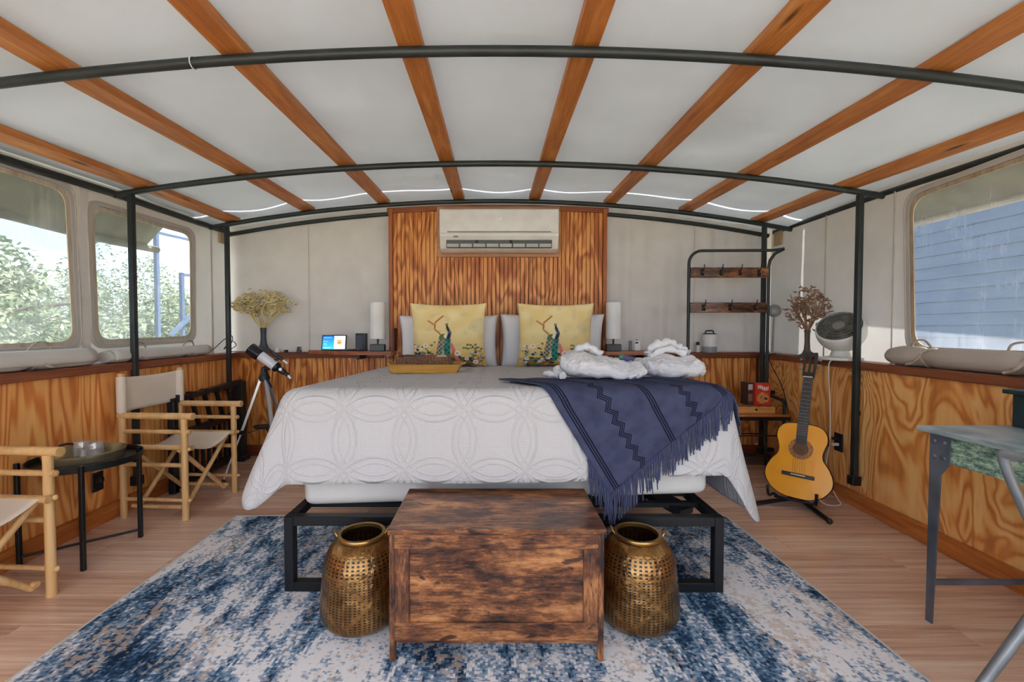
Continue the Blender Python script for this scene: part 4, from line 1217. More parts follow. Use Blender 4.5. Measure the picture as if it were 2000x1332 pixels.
def side_table():
    r = thing('tray_side_table', 'round black metal tray table between the two bamboo chairs', 'table', (-2.140, 2.29, 0), 0.0)
    c = [(-0.200, -0.150), (0.145, -0.188), (0.145, 0.148), (-0.195, 0.170)]
    for (x, y) in c: MB().box((x * 1.02, y * 1.02, 0.255), (0.019, 0.019, 0.51), 0.002).build('leg', M_BLACK, r, 0)
    for i, j in ((0, 2), (1, 3)): MB().bar((c[i][0], c[i][1], 0.045 + 0.012 * i), (c[j][0], c[j][1], 0.045 + 0.012 * i), 0.011, 0.011).build('floor_brace', M_BLACK, r, 0)
    MB().lathe([(0, 0.470), (0.220, 0.470), (0.230, 0.476), (0.233, 0.505), (0.228, 0.505), (0.224, 0.480), (0.0, 0.478)], n=56).build('tray_top', M_BLACK, r, 40)
    MB().tube(catmull([(-0.225, 0.05, 0.50), (-0.22, 0.08, 0.535), (-0.19, 0.12, 0.535), (-0.17, 0.15, 0.50)], 5), 0.006, 6).build('carry_handle', M_BLACK, r)
    bt = plain('aged_brass', (176, 164, 132), 0.25, 0.8, var=0.25)
    t = MB().lathe([(0, 0), (0.15, 0), (0.160, 0.006), (0.166, 0.058), (0.162, 0.059), (0.155, 0.010), (0, 0.006)], n=48).build('brass_tray', bt, None, 40, loc=(-2.135, 2.275, 0.480))
    tag(t, 'round aged brass tray on the black side table', 'tray')
    g = NT('clear_glass'); gl = g.n('ShaderNodeBsdfGlossy'); gl.inputs['Roughness'].default_value = 0.03; df = g.n('ShaderNodeBsdfDiffuse'); df.inputs['Color'].default_value = (0.9, 0.9, 0.92, 1); tr = g.n('ShaderNodeBsdfTransparent'); lw = g.n('ShaderNodeLayerWeight'); lw.inputs['Blend'].default_value = 0.25; m0 = g.n('ShaderNodeMixShader'); m0.inputs[0].default_value = 0.45; g.l(gl.outputs[0], m0.inputs[1]); g.l(df.outputs[0], m0.inputs[2]); mx = g.n('ShaderNodeMixShader'); g.l(g.math('MULTIPLY_ADD', lw.outputs['Facing'], 0.6, 0.22), mx.inputs[0]); g.l(tr.outputs[0], mx.inputs[1]); g.l(m0.outputs[0], mx.inputs[2]); gm = g.done(mx.outputs[0]); MATS['glass'] = gm
    for i, (x, y, lb) in enumerate(((-2.175, 2.30, 'clear stemless glass on the brass tray, nearer the wall'), (-2.095, 2.285, 'clear stemless glass on the brass tray, nearer the bed'))):
        o = MB().lathe([(0, 0.003), (0.026, 0.0), (0.034, 0.03), (0.036, 0.06), (0.031, 0.092), (0.0295, 0.092), (0.034, 0.06), (0.032, 0.03), (0.024, 0.006), (0, 0.006)], n=24).build('drinking_glass', gm, None, 60, loc=(x, y, 0.487))
        tag(o, lb, 'glass', 'glasses on the brass tray')
side_table()

def black_rack():
    m = plain('black_wood', (26, 27, 32), 0.45, var=0.2)
    r = thing('slatted_rack', 'black slatted wooden rack leaning along the wall behind the bamboo chair', 'rack', (-2.285, 3.50, 0))
    y0, y1 = -0.42, 0.42
    MB().bar((0, y0, 0.66), (0, y1, 0.70), 0.05, 0.035).build('top_rail', m, r, 0)
    MB().bar((0, y0, 0.40), (0, y1, 0.42), 0.04, 0.05).build('middle_rail', m, r, 0)
    MB().bar((0.0, y0, 0.05), (0.0, y1, 0.06), 0.05, 0.05).build('bottom_rail', m, r, 0)
    n = 11
    for k in range(n):
        y = y0 + 0.05 + (y1 - y0 - 0.13) * k / (n - 1)
        MB().box((0, y, 0.24), (0.018, 0.022, 0.34)).build('slat', m, r, 0)
    for k in range(5):
        y = y0 + 0.06 + 0.15 * k
        MB().bar((0, y, 0.66), (0.01, y + 0.07, 0.43), 0.03, 0.018).build('bent_slat', m, r, 0)
        MB().box((0.0, y, 0.675), (0.06, 0.035, 0.05), 0.004).build('rail_clip', m, r, 0)
    MB().box((0.0, y1 - 0.02, 0.35), (0.10, 0.075, 0.70), 0.006).build('end_post', m, r, 0)
    MB().box((0.012, y1 - 0.02, 0.02), (0.12, 0.11, 0.04), 0.006).build('foot', m, r, 0)
    MB().box((0.0, y0 + 0.02, 0.33), (0.05, 0.05, 0.66), 0.006).build('end_post', m, r, 0)
    # outlet on the left wainscot
    o = thing('wall_outlet', 'black wall outlet low on the left wainscot by the side table', 'outlet', (-2.3745, 2.60, 0.26))
    MB().box((0.004, 0, 0), (0.008, 0.075, 0.115), 0.003).build('cover_plate', M_BLACKP, o, 0)
    MB().box((0.025, -0.012, 0.015), (0.04, 0.03, 0.03), 0.004).build('plug', M_BLACKP, o, 0)
black_rack()

def telescope():
    al = plain('aluminium', (196, 198, 202), 0.35, 0.7, var=0.1)
    r = thing('telescope', 'small white and black telescope on a silver tripod beside the bed', 'telescope', (-1.80, 3.42, 0))
    apex = Vector((0, 0, 0.80))
    feet = [Vector((-0.27, -0.10, 0)), Vector((0.20, -0.19, 0)), Vector((0.12, 0.24, 0))]
    for f in feet:
        d = (f - apex).normalized(); a = apex + d * 0.02 + Vector((f.x, f.y, 0)).normalized() * 0.02
        mid = a.lerp(f, 0.52)
        MB().bar(a, mid, 0.026, 0.017).build('upper_leg', al, r, 0)
        MB().box(mid, (0.034, 0.034, 0.035), 0.005).build('leg_clamp', M_BLACKP, r, 0)
        MB().bar(mid, f + Vector((0, 0, 0.02)), 0.018, 0.011).build('lower_leg', al, r, 0)
        MB().cyl(f + Vector((0, 0, 0.03)), f + Vector((0, 0, 0.0)), 0.010, 0.014, 10).build('rubber_foot', M_BLACKP, r)
        c = Vector((0, 0, 0.405)); MB().bar(c, mid.lerp(Vector((0, 0, mid.z)), 0.06) + Vector((0, 0, -0.02)), 0.014, 0.006).build('spreader', M_BLACKP, r, 0)
    MB().lathe([(0, 0.40), (0.085, 0.40), (0.09, 0.415), (0.082, 0.415), (0.075, 0.407), (0, 0.407)], (0, 0, 0.0), 24, 1.0, 0.75).build('accessory_tray', M_BLACKP, r)
    MB().lathe([(0.0, 0.76), (0.035, 0.765), (0.042, 0.79), (0.03, 0.82), (0.022, 0.835), (0.022, 0.865), (0, 0.87)], n=16).build('tripod_head', M_BLACKP, r)
    MB().bar((0.02, -0.02, 0.80), (0.08, -0.05, 0.72), 0.012, 0.012).build('pan_handle', M_BLACKP, r, 0)
    # optical tube: front end up and to the left, eyepiece down to the right
    d = Vector((-0.78, -0.10, 0.60)).normalized(); c = Vector((0.070, -0.02, 0.900))
    R = Vector((0, 0, 1)).rotation_difference(d).to_matrix().to_4x4()
    def lat(prof, nm, mat, n=24): MB().lathe(prof, c, n, rot=R).build(nm, mat, r, 40)
    lat([(0, 0.200), (0.045, 0.200), (0.047, 0.195), (0.047, 0.11), (0.040, 0.105), (0, 0.105)], 'dew_shield', plain('gloss_black', (18, 20, 26), 0.2))
    lat([(0, 0.2012), (0.039, 0.2012)], 'objective_lens', plain('lens_blue', (30, 44, 70), 0.05))
    lat([(0.038, 0.11), (0.038, -0.035)], 'main_tube', plain('tube_white', (214, 216, 222), 0.25))
    lat([(0.039, -0.03), (0.039, -0.05), (0.024, -0.065), (0.022, -0.115), (0.016, -0.118), (0.016, -0.15), (0, -0.15)], 'focuser', M_BLACKP)
    side = d.cross(Vector((0, 1, 0))).normalized(); up = Vector((-side.x, -side.y, -side.z)) if side.z < 0 else side
    e0 = c - d * 0.135
    MB().cyl(e0, e0 - d * 0.045 - up * 0.01, 0.013, 0.013, 12).build('eyepiece', al, r)
    MB().tube([e0 + up * 0.012 + d * 0.05 - Vector((0, 0.03, 0)), e0 + d * 0.05 - Vector((0, -0.03, 0))], 0.012, 10).build('focus_knob', al, r)
    f0 = c + up * 0.072 - d * 0.02
    MB().tube([f0 + d * 0.065, f0 + d * 0.03, f0 - d * 0.03], [0.016, 0.013, 0.012], 12).build('finder_scope', M_BLACKP, r)
    MB().cyl(f0 - d * 0.03, f0 - d * 0.075, 0.011, 0.011, 12).build('finder_eyepiece', al, r)
    MB().bar(c + up * 0.030, f0, 0.015, 0.02).build('finder_bracket', M_BLACKP, r, 0)
    MB().bar((0, 0, 0.855), c - up * 0.02, 0.035, 0.035).build('mount_yoke', M_BLACKP, r, 0)
telescope()

# ================================================================== RIGHT SIDE
def coat_rack():
    m = M_STEEL
    r = thing('hall_coat_rack', 'tall black coat rack with bench and two rows of hooks in the corner', 'coat rack', (1.98, 3.74, 0))
    xl, xr = -0.345, 0.330; T = 0.0125
    MB().tube([(xl, 0, 0.0), (xl, 0, 1.70)] + [(xl + 0.11 - 0.11 * math.cos(a), 0, 1.72 + 0.11 * math.sin(a)) for a in [PI / 2 * k / 8 for k in range(9)]] + [(xr + 0.02, -0.02, 1.83), (xr + 0.07, -0.09, 1.83)], T, 10).build('upright', m, r, 60)
    MB().tube([(xr, 0, 0.0), (xr, 0, 1.70), (xr + 0.006, -0.008, 1.75), (xr + 0.03, -0.035, 1.80), (xr + 0.07, -0.09, 1.83)], T, 10).build('upright', m, r, 60)
    rw = rustic('rack_board', 'x')
    def hook(x, z, par):
        h = MB(); h.box((x, -0.020, z), (0.018, 0.006, 0.05), 0.002)
        h.tube(catmull([(x, -0.022, z + 0.012), (x, -0.045, z + 0.018), (x, -0.056, z + 0.05), (x + 0.004, -0.050, z + 0.062)], 4), 0.004, 6)
        h.tube(catmull([(x, -0.022, z - 0.014), (x, -0.04, z - 0.024), (x, -0.048, z - 0.006)], 4), 0.004, 6)
        h.build('hook', M_BLACK, par, 40)
    for z, xs in ((1.645, (-0.24, -0.085, 0.075, 0.235)), (1.350, (-0.225, -0.005, 0.205))):
        b = MB().box((( xl + xr) / 2, -0.006, z), (xr - xl - 0.02, 0.018, 0.086), 0.003).build('hook_board', rw, r, 0)
        for x in xs: hook(x, z, b)
    # bench part
    zs = 0.50; yf = -0.30
    sm = board('bench_wood', (206, 134, 74), (184, 112, 58), (150, 84, 42), 'x', 0.4)
    MB().box(((xl + xr) / 2 - 0.01, yf / 2 - 0.01, zs - 0.010), (xr - xl + 0.0, 0.31, 0.02), 0.003).build('bench_seat', sm, r, 0)
    for y in (yf, -0.02): MB().box(((xl + xr) / 2, y, zs - 0.034), (xr - xl, 0.022, 0.028), 0.002).build('seat_rail', M_BLACK, r, 0)
    for x in (xl, xr - 0.045):
        MB().tube([(x, yf, 0.0), (x, yf, zs + 0.05)] + [(x + (0.02 if x > 0 else 0) * k / 6, yf + 0.05 - 0.05 * math.cos(PI / 2 * k / 6), zs + 0.05 + 0.05 * math.sin(PI / 2 * k / 6)) for k in range(7)] + [(x + (0.045 if x > 0 else 0), -0.005, zs + 0.115)], 0.0125, 10).build('front_leg_arm', M_BLACK, r, 60)
        MB().bar((x, yf, 0.10), (x + (0.045 if x > 0 else 0), 0, 0.10), 0.022, 0.022).build('side_stretcher', M_BLACK, r, 0)
    for k in range(6):
        y = yf + 0.02 + 0.052 * k
        MB().cyl((xl, y, 0.10), (xr - 0.02, y, 0.10), 0.005, n=6).build('shoe_rail', M_BLACK, r)
    MB().cyl((xl, yf, 0.33), (xr - 0.045, yf, 0.33), 0.006, n=6).build('front_rail', M_BLACK, r)
    MB().cyl((xl, -0.02, 0.28), (xr, -0.02, 0.28), 0.006, n=6).build('back_rail', M_BLACK, r)
    # things on the bench
    cb = thing('chess_box', 'flat wooden games box with a checkered lid on the rack bench', 'box', (2.055, 3.555, 0.5015), 0.0)
    bw = board('box_wood', (224, 168, 100), (206, 146, 78), (176, 114, 56), 'x', 0.4, knots=False)
    MB().box((0, 0, 0.026), (0.30, 0.20, 0.052), 0.002).build('box_body', bw, cb, 0)
    t = NT('checkers'); ck = t.n('ShaderNodeTexChecker'); ck.inputs['Scale'].default_value = 26.0; ck.inputs['Color1'].default_value = lin((200, 144, 84)); ck.inputs['Color2'].default_value = lin((120, 66, 34)); t.l(t.coord('Object'), ck.inputs['Vector']); cm = t.done(t.bsdf(ck.outputs['Color'], 0.4))
    MB().box((0, 0, 0.0535), (0.29, 0.19, 0.003)).build('checkered_lid', cm, cb, 0)
    MB().box((0.0, -0.1015, 0.032), (0.018, 0.004, 0.016), 0.002).build('latch', plain('latch_brass', (92, 74, 40), 0.4, 0.7), cb, 0)
    # red printed box with a white lettered panel
    def paint(u, v):
        red = lin((206, 52, 34)); wh = lin((232, 226, 222)); tan = lin((196, 140, 84)); bk = lin((30, 24, 26)); yl = lin((222, 170, 90))
        c = red
        q = (u - 0.52 + 0.10 * (v - 0.80)) 
        if 0.68 < v < 0.93:
            if abs(v - 0.80 - 0.05 * math.sin(u * 7)) < 0.085 and 0.14 < u < 0.9 and math.sin(u * 46 + 6 * v) > -0.72: c = wh
        if 0.06 < v < 0.60:
            d = math.hypot((u - 0.5) / 0.42, (v - 0.33) / 0.27)
            if d < 1: c = tan if mnoise.noise((u * 9, v * 12, 2)) > -0.05 else (yl if mnoise.noise((u * 14, v * 14, 6)) > 0 else red)
            if 0.62 < u < 0.82 and 0.27 < v < 0.36: c = bk
        return c
    rb = thing('red_game_box', 'upright red game box with white lettering on the rack bench', 'box', (2.135, 3.53, 0.5568), 0.05)
    m = MB().box((0, 0, 0.09), (0.125, 0.045, 0.18), 0.0015).build('carton', plain('carton_red', (186, 46, 32), 0.4), rb, 0)
    nx, nz = 30, 44
    f = MB().grid(lambda u, v: (-0.06 + 0.12 * u, -0.0235, 0.003 + 0.174 * v), nx, nz)
    f.build('printed_face', attr_mat('box_print', 0.4), rb, 0, colors=[paint(i / nx, j / nz) for j in range(nz + 1) for i in range(nx + 1)])
    db = thing('dark_game_box', 'narrow dark box standing left of the red game box', 'box', (2.045, 3.575, 0.5568), 0.1)
    MB().box((0, 0, 0.09), (0.045, 0.09, 0.18), 0.0015).build('carton', plain('carton_dark', (64, 48, 42), 0.4), db, 0)
    MB().box((0, -0.046, 0.145), (0.036, 0.002, 0.045)).build('white_print', plain('carton_white', (200, 196, 192), 0.5), db, 0)
    MB().box((0, -0.046, 0.06), (0.036, 0.002, 0.06)).build('tan_print', plain('carton_tan', (140, 104, 76), 0.5), db, 0)
coat_rack()

def guitar():
    r = empty('acoustic_guitar'); tag(r, 'honey yellow classical guitar on a low stand by the right wall', 'guitar')
    # local: x across, y depth (front face at -y), z along the neck
    right = [(0.0, 0.0), (0.07, 0.004), (0.135, 0.035), (0.178, 0.095), (0.183, 0.155), (0.160, 0.215), (0.128, 0.262), (0.120, 0.298), (0.128, 0.340), (0.140, 0.385), (0.132, 0.435), (0.100, 0.472), (0.045, 0.484), (0.0, 0.485)]
    R_ = [tuple(p)[:2] for p in catmull([(a, b, 0) for a, b in right], 5)]
    out = R_ + [(-a, b) for a, b in reversed(R_[1:-1])]
    front = plain('spruce_honey', (255, 172, 36), 0.22, var=0.06)
    sidem = plain('rosewood_side', (40, 26, 24), 0.25)
    My = Matrix(((1, 0, 0, 0), (0, 0, 1, 0), (0, 1, 0, 0), (0, 0, 0, 1)))
    b = MB().prism(out, -0.001, 0.092, My).build('body', sidem, r, 40)
    MB().prism([(a * 0.992, 0.2425 + (c - 0.2425) * 0.992) for a, c in out], -0.004, 0.0, My).build('soundboard', front, r, 40)
    m = MB(); m.tube([(a, -0.003, c) for a, c in out], 0.003, 6, closed=True); m.build('binding', sidem, r)
    Mc = Matrix(((1, 0, 0, 0), (0, 0, 1, -0.0045), (0, 1, 0, 0.318), (0, 0, 0, 1)))
    def ring(r0, r1, nm, mat, y=0.0):
        V = []; n = 48
        for k in range(n):
            a = 2 * PI * k / n; V += [(r0 * math.cos(a), -0.0048 - y, 0.318 + r0 * math.sin(a)), (r1 * math.cos(a), -0.0048 - y, 0.318 + r1 * math.sin(a))]
        MB().add(V, [(2 * k, 2 * k + 1, 2 * ((k + 1) % n) + 1, 2 * ((k + 1) % n)) for k in range(n)]).build(nm, mat, r)
    t = NT('rosette'); w = t.n('ShaderNodeTexWave'); w.wave_type = 'RINGS'; w.inputs['Scale'].default_value = 60; t.l(t.coord('Object'), w.inputs['Vector']); rm = t.done(t.bsdf(t.ramp(t.noise(t.coord('Object'), 160, 2), [(0.4, lin((132, 72, 22))), (0.6, lin((198, 132, 50)))]), 0.3))
    ring(0.042, 0.068, 'rosette', rm)
    V = [(0.043 * math.cos(2 * PI * k / 40), -0.0052, 0.318 + 0.043 * math.sin(2 * PI * k / 40)) for k in range(40)]
    MB().add(V, [tuple(range(40))]).build('sound_hole', plain('hole_brown', (110, 74, 52), 0.8), r, 0)
    fb = plain('fretboard_dark', (46, 42, 44), 0.4)
    MB().prism([(-0.030, 0.352), (0.030, 0.352), (0.026, 0.80), (-0.026, 0.80)], -0.014, -0.005, My).build('fretboard', fb, r, 0)
    MB().prism([(-0.028, 0.47), (0.028, 0.47), (0.025, 0.81), (-0.025, 0.81)], -0.005, 0.018, My).build('neck', plain('neck_brown', (92, 54, 34), 0.35), r, 0)
    fr = plain('fret_silver', (150, 150, 150), 0.3, 0.8)
    for k in range(17):
        z = 0.80 - 0.62 * (1 - 2 ** (-(k + 1) / 12)); MB().box((0, -0.0145, z), (0.050 + 0.004 * (0.8 - z) / 0.4, 0.002, 0.0022)).build('fret', fr, r, 0)
    MB().box((0, -0.013, 0.802), (0.054, 0.008, 0.006)).build('nut', plain('bone', (226, 214, 190), 0.4), r, 0)
    hd = MB()
    Mh = Matrix.Translation((0, 0.004, 0.806)) @ Matrix.Rotation(-0.22, 4, 'X') @ Matrix(((1, 0, 0, 0), (0, 0, 1, 0), (0, 1, 0, 0), (0, 0, 0, 1)))
    for s in (-1, 1): hd.prism([(s * 0.034, 0.0), (s * 0.022, 0.0), (s * 0.024, 0.17), (s * 0.040, 0.165)][::s], -0.012, 0.006, Mh)
    hd.prism([(-0.006, 0.02), (0.006, 0.02), (0.006, 0.15), (-0.006, 0.15)], -0.012, 0.006, Mh)
    hd.prism([(-0.030, -0.01), (0.030, -0.01), (0.034, 0.03), (-0.034, 0.03)], -0.012, 0.006, Mh)
    hd.prism([(-0.040, 0.145), (0.040, 0.145), (0.036, 0.182), (0.012, 0.178), (0, 0.188), (-0.012, 0.178), (-0.036, 0.182)], -0.012, 0.006, Mh)
    hd.build('headstock', plain('headstock_dark', (52, 48, 48), 0.35), r, 0)
    for s in (-1, 1):
        for k in range(3):
            p = Mh @ Vector((s * 0.038, 0.055 + 0.038 * k, 0.0)); q = Mh @ Vector((s * 0.056, 0.055 + 0.038 * k, 0.006))
            tp = MB(); tp.cyl(p, q, 0.004, n=8); tp.ball(q, 0.009, 8, 6, (0.6, 1, 1)); tp.build('tuning_peg', plain('peg_silver', (170, 168, 160), 0.35, 0.5), r)
    br = MB().box((0, -0.009, 0.145), (0.178, 0.009, 0.024), 0.003).build('bridge', plain('bridge_dark', (40, 34, 40), 0.3), r, 0)
    MB().box((0, -0.014, 0.147), (0.078, 0.004, 0.006)).build('saddle', MATS['bone'], br, 0)
    st = MB()
    for k in range(6): st.cyl((-0.0325 + 0.013 * k, -0.0155, 0.147), (-0.022 + 0.0088 * k, -0.016, 0.80), 0.0006, n=4)
    st.build('strings', plain('string_grey', (150, 146, 140), 0.3, 0.4), r)
    T = Matrix.Translation((1.94, 2.82, 0.075)) @ Matrix.Rotation(math.radians(-42), 4, 'Z') @ Matrix.Rotation(math.radians(-17), 4, 'X') @ Matrix.Rotation(math.radians(2), 4, 'Y')
    r.matrix_world = T
    # stand
    s = thing('guitar_stand', 'low black folding stand holding the guitar', 'stand', (1.965, 2.868, 0), math.radians(-42))
    for sg in (-1, 1):
        MB().tube([(sg * 0.20, -0.17, 0.018), (sg * 0.03, 0.10, 0.018)], 0.014, 8).build('foot_bar', M_BLACKP, s)
        MB().ball((sg * 0.20, -0.17, 0.018), 0.018, 10, 6).build('foot_cap', M_BLACKP, s)
        MB().tube(catmull([(sg * 0.10, 0.04, 0.03), (sg * 0.115, -0.005, 0.06), (sg * 0.125, -0.10, 0.075), (sg * 0.13, -0.125, 0.12), (sg * 0.13, -0.125, 0.15)], 5), 0.009, 8).build('yoke_arm', M_BLACKP, s)
    MB().tube([(0.0, 0.12, 0.02), (0.0, 0.10, 0.28)], 0.011, 8).build('back_strut', M_BLACKP, s)
    MB().tube([(-0.09, 0.085, 0.27), (0.09, 0.085, 0.27)], 0.011, 8).build('back_rest', M_BLACKP, s)
    MB().tube([(-0.12, 0.04, 0.03), (0.12, 0.04, 0.03)], 0.009, 8).build('cross_bar', M_BLACKP, s)
guitar()

def desk():
    t = NT('desk_patina'); n = t.noise(t.coord('World', (4, 4, 14)), 4, 6, 0.7, 0.4); n2 = t.noise(t.coord('World', (30, 30, 60)), 3, 3, 0.6)
    f = t.math('ADD', t.math('MULTIPLY', n, 0.7), t.math('MULTIPLY', n2, 0.4))
    ap = t.done(t.bsdf(t.ramp(f, [(0.42, lin((48, 74, 76))), (0.54, lin((120, 152, 134))), (0.64, lin((190, 206, 180)))]), 0.5))
    t = NT('desk_top_sheen'); n = t.noise(t.coord('World', (5, 2, 5)), 3, 5, 0.6, 0.4)
    tp = t.done(t.bsdf(t.ramp(n, [(0.3, lin((104, 124, 130))), (0.6, lin((172, 184, 186))), (0.8, lin((204, 206, 202)))]), 0.32))  # lighter greys put the top's reflected sheen into its colour
    st = plain('desk_steel', (96, 102, 112), 0.4, 0.4, var=0.3)
    r = thing('work_desk', 'industrial desk with weathered green apron and bolted steel legs', 'desk', (1.70, 1.77, 0))
    W, L, H = 0.535, 1.30, 0.780
    MB().box((W / 2, -L / 2, H - 0.010), (W, L, 0.02), 0.003).build('desk_top', tp, r, 0)
    MB().box((0.045, -L / 2, H - 0.075), (0.012, L - 0.14, 0.11), 0.002).build('apron', ap, r, 0)
    MB().box((W / 2, -0.045, H - 0.075), (W - 0.14, 0.012, 0.11), 0.002).build('apron', ap, r, 0)
    MB().box((W - 0.045, -L / 2, H - 0.075), (0.012, L - 0.14, 0.11), 0.002).build('apron', ap, r, 0)
    def leg(x, y, sx, sy):
        m = MB()
        # tapered angle iron: two plates
        Mx = Matrix(((1, 0, 0, 0), (0, 0, 1, 0), (0, 1, 0, 0), (0, 0, 0, 1)))
        m.prism([(x, 0), (x + sx * 0.026, 0), (x + sx * 0.045, H - 0.18), (x + sx * 0.075, H - 0.13), (x + sx * 0.075, H - 0.02), (x, H - 0.02)], y - 0.003, y + 0.003, Mx)
        My = Matrix(((0, 0, 1, 0), (1, 0, 0, 0), (0, 1, 0, 0), (0, 0, 0, 1)))
        m.prism([(y, 0), (y + sy * 0.026, 0), (y + sy * 0.045, H - 0.18), (y + sy * 0.075, H - 0.13), (y + sy * 0.075, H - 0.02), (y, H - 0.02)], x - 0.003, x + 0.003, My)
        lg = m.build('leg', st, r, 0)
        for (a, z) in ((0.018, H - 0.05), (0.055, H - 0.05), (0.018, H - 0.11), (0.055, H - 0.11)):
            MB().ball((x - sx * 0.003, y + sy * a, z), 0.011, 10, 6, (0.6, 1, 1)).build('bolt', st, lg)
            MB().ball((x + sx * a, y - sy * 0.003, z), 0.011, 10, 6, (1, 0.6, 1)).build('bolt', st, lg)
    leg(0.030, -0.030, 1, -1); leg(W - 0.03, -0.030, -1, -1); leg(0.030, -L + 0.03, 1, 1); leg(W - 0.03, -L + 0.03, -1, 1)
    MB().bar((0.035, -0.036, 0.157), (W - 0.035, -0.036, 0.157), 0.022, 0.010, (0, 1, 0)).build('stretcher', st, r, 0)
    MB().bar((0.035, -L + 0.036, 0.157), (W - 0.035, -L + 0.036, 0.157), 0.022, 0.010, (0, 1, 0)).build('stretcher', st, r, 0)
    h = thing('desk_hutch', 'dark green low shelf unit standing on the desk', 'shelf', (2.055, 1.745, H))
    dg = plain('hutch_green', (44, 62, 66), 0.45, 0.2, var=0.35)
    MB().box((0.085, -0.60, 0.065), (0.17, 1.20, 0.13), 0.003).build('cabinet', dg, h, 0)
    MB().box((0.082, -0.60, 0.139), (0.205, 1.24, 0.018), 0.003).build('top_board', dg, h, 0)
desk()

def metal_chair():
    m = plain('bare_steel', (150, 156, 160), 0.35, 0.6, var=0.2)
    r = thing('metal_chair', 'grey industrial tube-steel chair drawn up to the desk', 'chair', (1.645, 1.02, 0), -0.05)
    # local: faces +x
    W = 0.205
    for s in (-1, 1):
        MB().tube([(-0.10, s * 0.185, 0.44), (-0.285, s * 0.245, 0.012)], [0.016, 0.013], 10).build('back_leg', m, r)
        MB().tube([(0.17, s * 0.165, 0.44), (0.22, s * 0.225, 0.012)], [0.020, 0.016], 10).build('front_leg', m, r)
    pts = []
    c = [(-0.06, -0.20, 0.44), (-0.20, -W - 0.01, 0.77), (-0.215, -W + 0.03, 0.815), (-0.22, 0, 0.82), (-0.215, W - 0.03, 0.815), (-0.20, W + 0.01, 0.77), (-0.06, 0.20, 0.44)]
    MB().tube(catmull(c, 8), 0.0125, 10).build('back_frame', m, r)
    MB().grid(lambda u, v: (-0.08 - 0.13 * v, (u - 0.5) * (0.13 + 0.05 * v), 0.45 + 0.365 * v), 4, 8).build('back_splat', m, r, 60, solid=0.004)
    pts = fillet([(-0.17, -0.18), (0.17, -0.19), (0.17, 0.19), (-0.17, 0.18)], 0.06, 6)
    MB().prism(pts, 0.435, 0.452).build('seat', m, r, 40)
    MB().tube([(-0.12, 0.19, 0.40), (0.16, 0.17, 0.40)], 0.008, 8).build('side_brace', m, r)
    MB().tube([(-0.12, -0.19, 0.40), (0.16, -0.17, 0.40)], 0.008, 8).build('side_brace', m, r)
metal_chair()

# ================================================================== SHELVES AND WHAT STANDS ON THEM
def shelves():
    z0, z1 = SILL - 0.012, SILL + 0.020
    for nm, pts, lb in (('bedside_shelf', [(-1.72, 4.06), (-1.70, 3.99), (-1.42, 3.86), (-1.15, 3.80), (-0.90, 3.79), (-0.875, 3.83), (-0.875, 3.972), (-0.985, 3.972), (-0.985, 4.06)], 'reddish wooden bedside shelf carrying the smart display'),
                        ('bedside_shelf', [(1.025, 4.06), (1.025, 3.972), (0.93, 3.972), (0.93, 3.83), (0.96, 3.80), (1.30, 3.79), (1.60, 3.86), (1.70, 3.96), (1.70, 4.06)], 'reddish wooden bedside shelf on the coat rack side of the bed')):
        o = MB().prism(pts[::-1] if False else pts, z0, z1).build(nm, M_SHELF, None, 0)
        tag(o, lb, 'shelf', 'bedside shelves')
        bx = -1.2 if pts[0][0] < 0 else 1.3
        MB().box((bx, 3.93, z0 - 0.02), (0.03, 0.20, 0.04)).build('bracket', M_BLACK, o, 0)
shelves()
ZS = SILL + 0.0205

def bedside_lamp(x, label, rz):
    r = thing('bedside_lamp', label, 'lamp', (x, 3.87, ZS), rz, 'white bedside lamps')
    MB().box((0, 0, 0.030), (0.125, 0.09, 0.06), 0.004).build('base', plain('gloss_black_base', (14, 15, 20), 0.3), r, 0)
    MB().cyl((0, 0, 0.06), (0, 0, 0.14), 0.008, n=12).build('stem', M_BLACKP, r)
    MB().lathe([(0.066, 0.108), (0.066, 0.425), (0.064, 0.425), (0.064, 0.108)], n=36).build('shade', (MATS.get('lamp_shade') or fabric('lamp_shade', (246, 244, 240), 0.8, 500, 0, 0.08)), r, 50)
    MB().lathe([(0.006, 0.40), (0.064, 0.402)], n=12).build('shade_ring', M_BLACKP, r)
bedside_lamp(-1.035, 'white cylinder lamp with black base next to the black speaker', 0.1)
bedside_lamp(1.035, 'white cylinder lamp with black base on the coat rack side of the bed', -0.1)

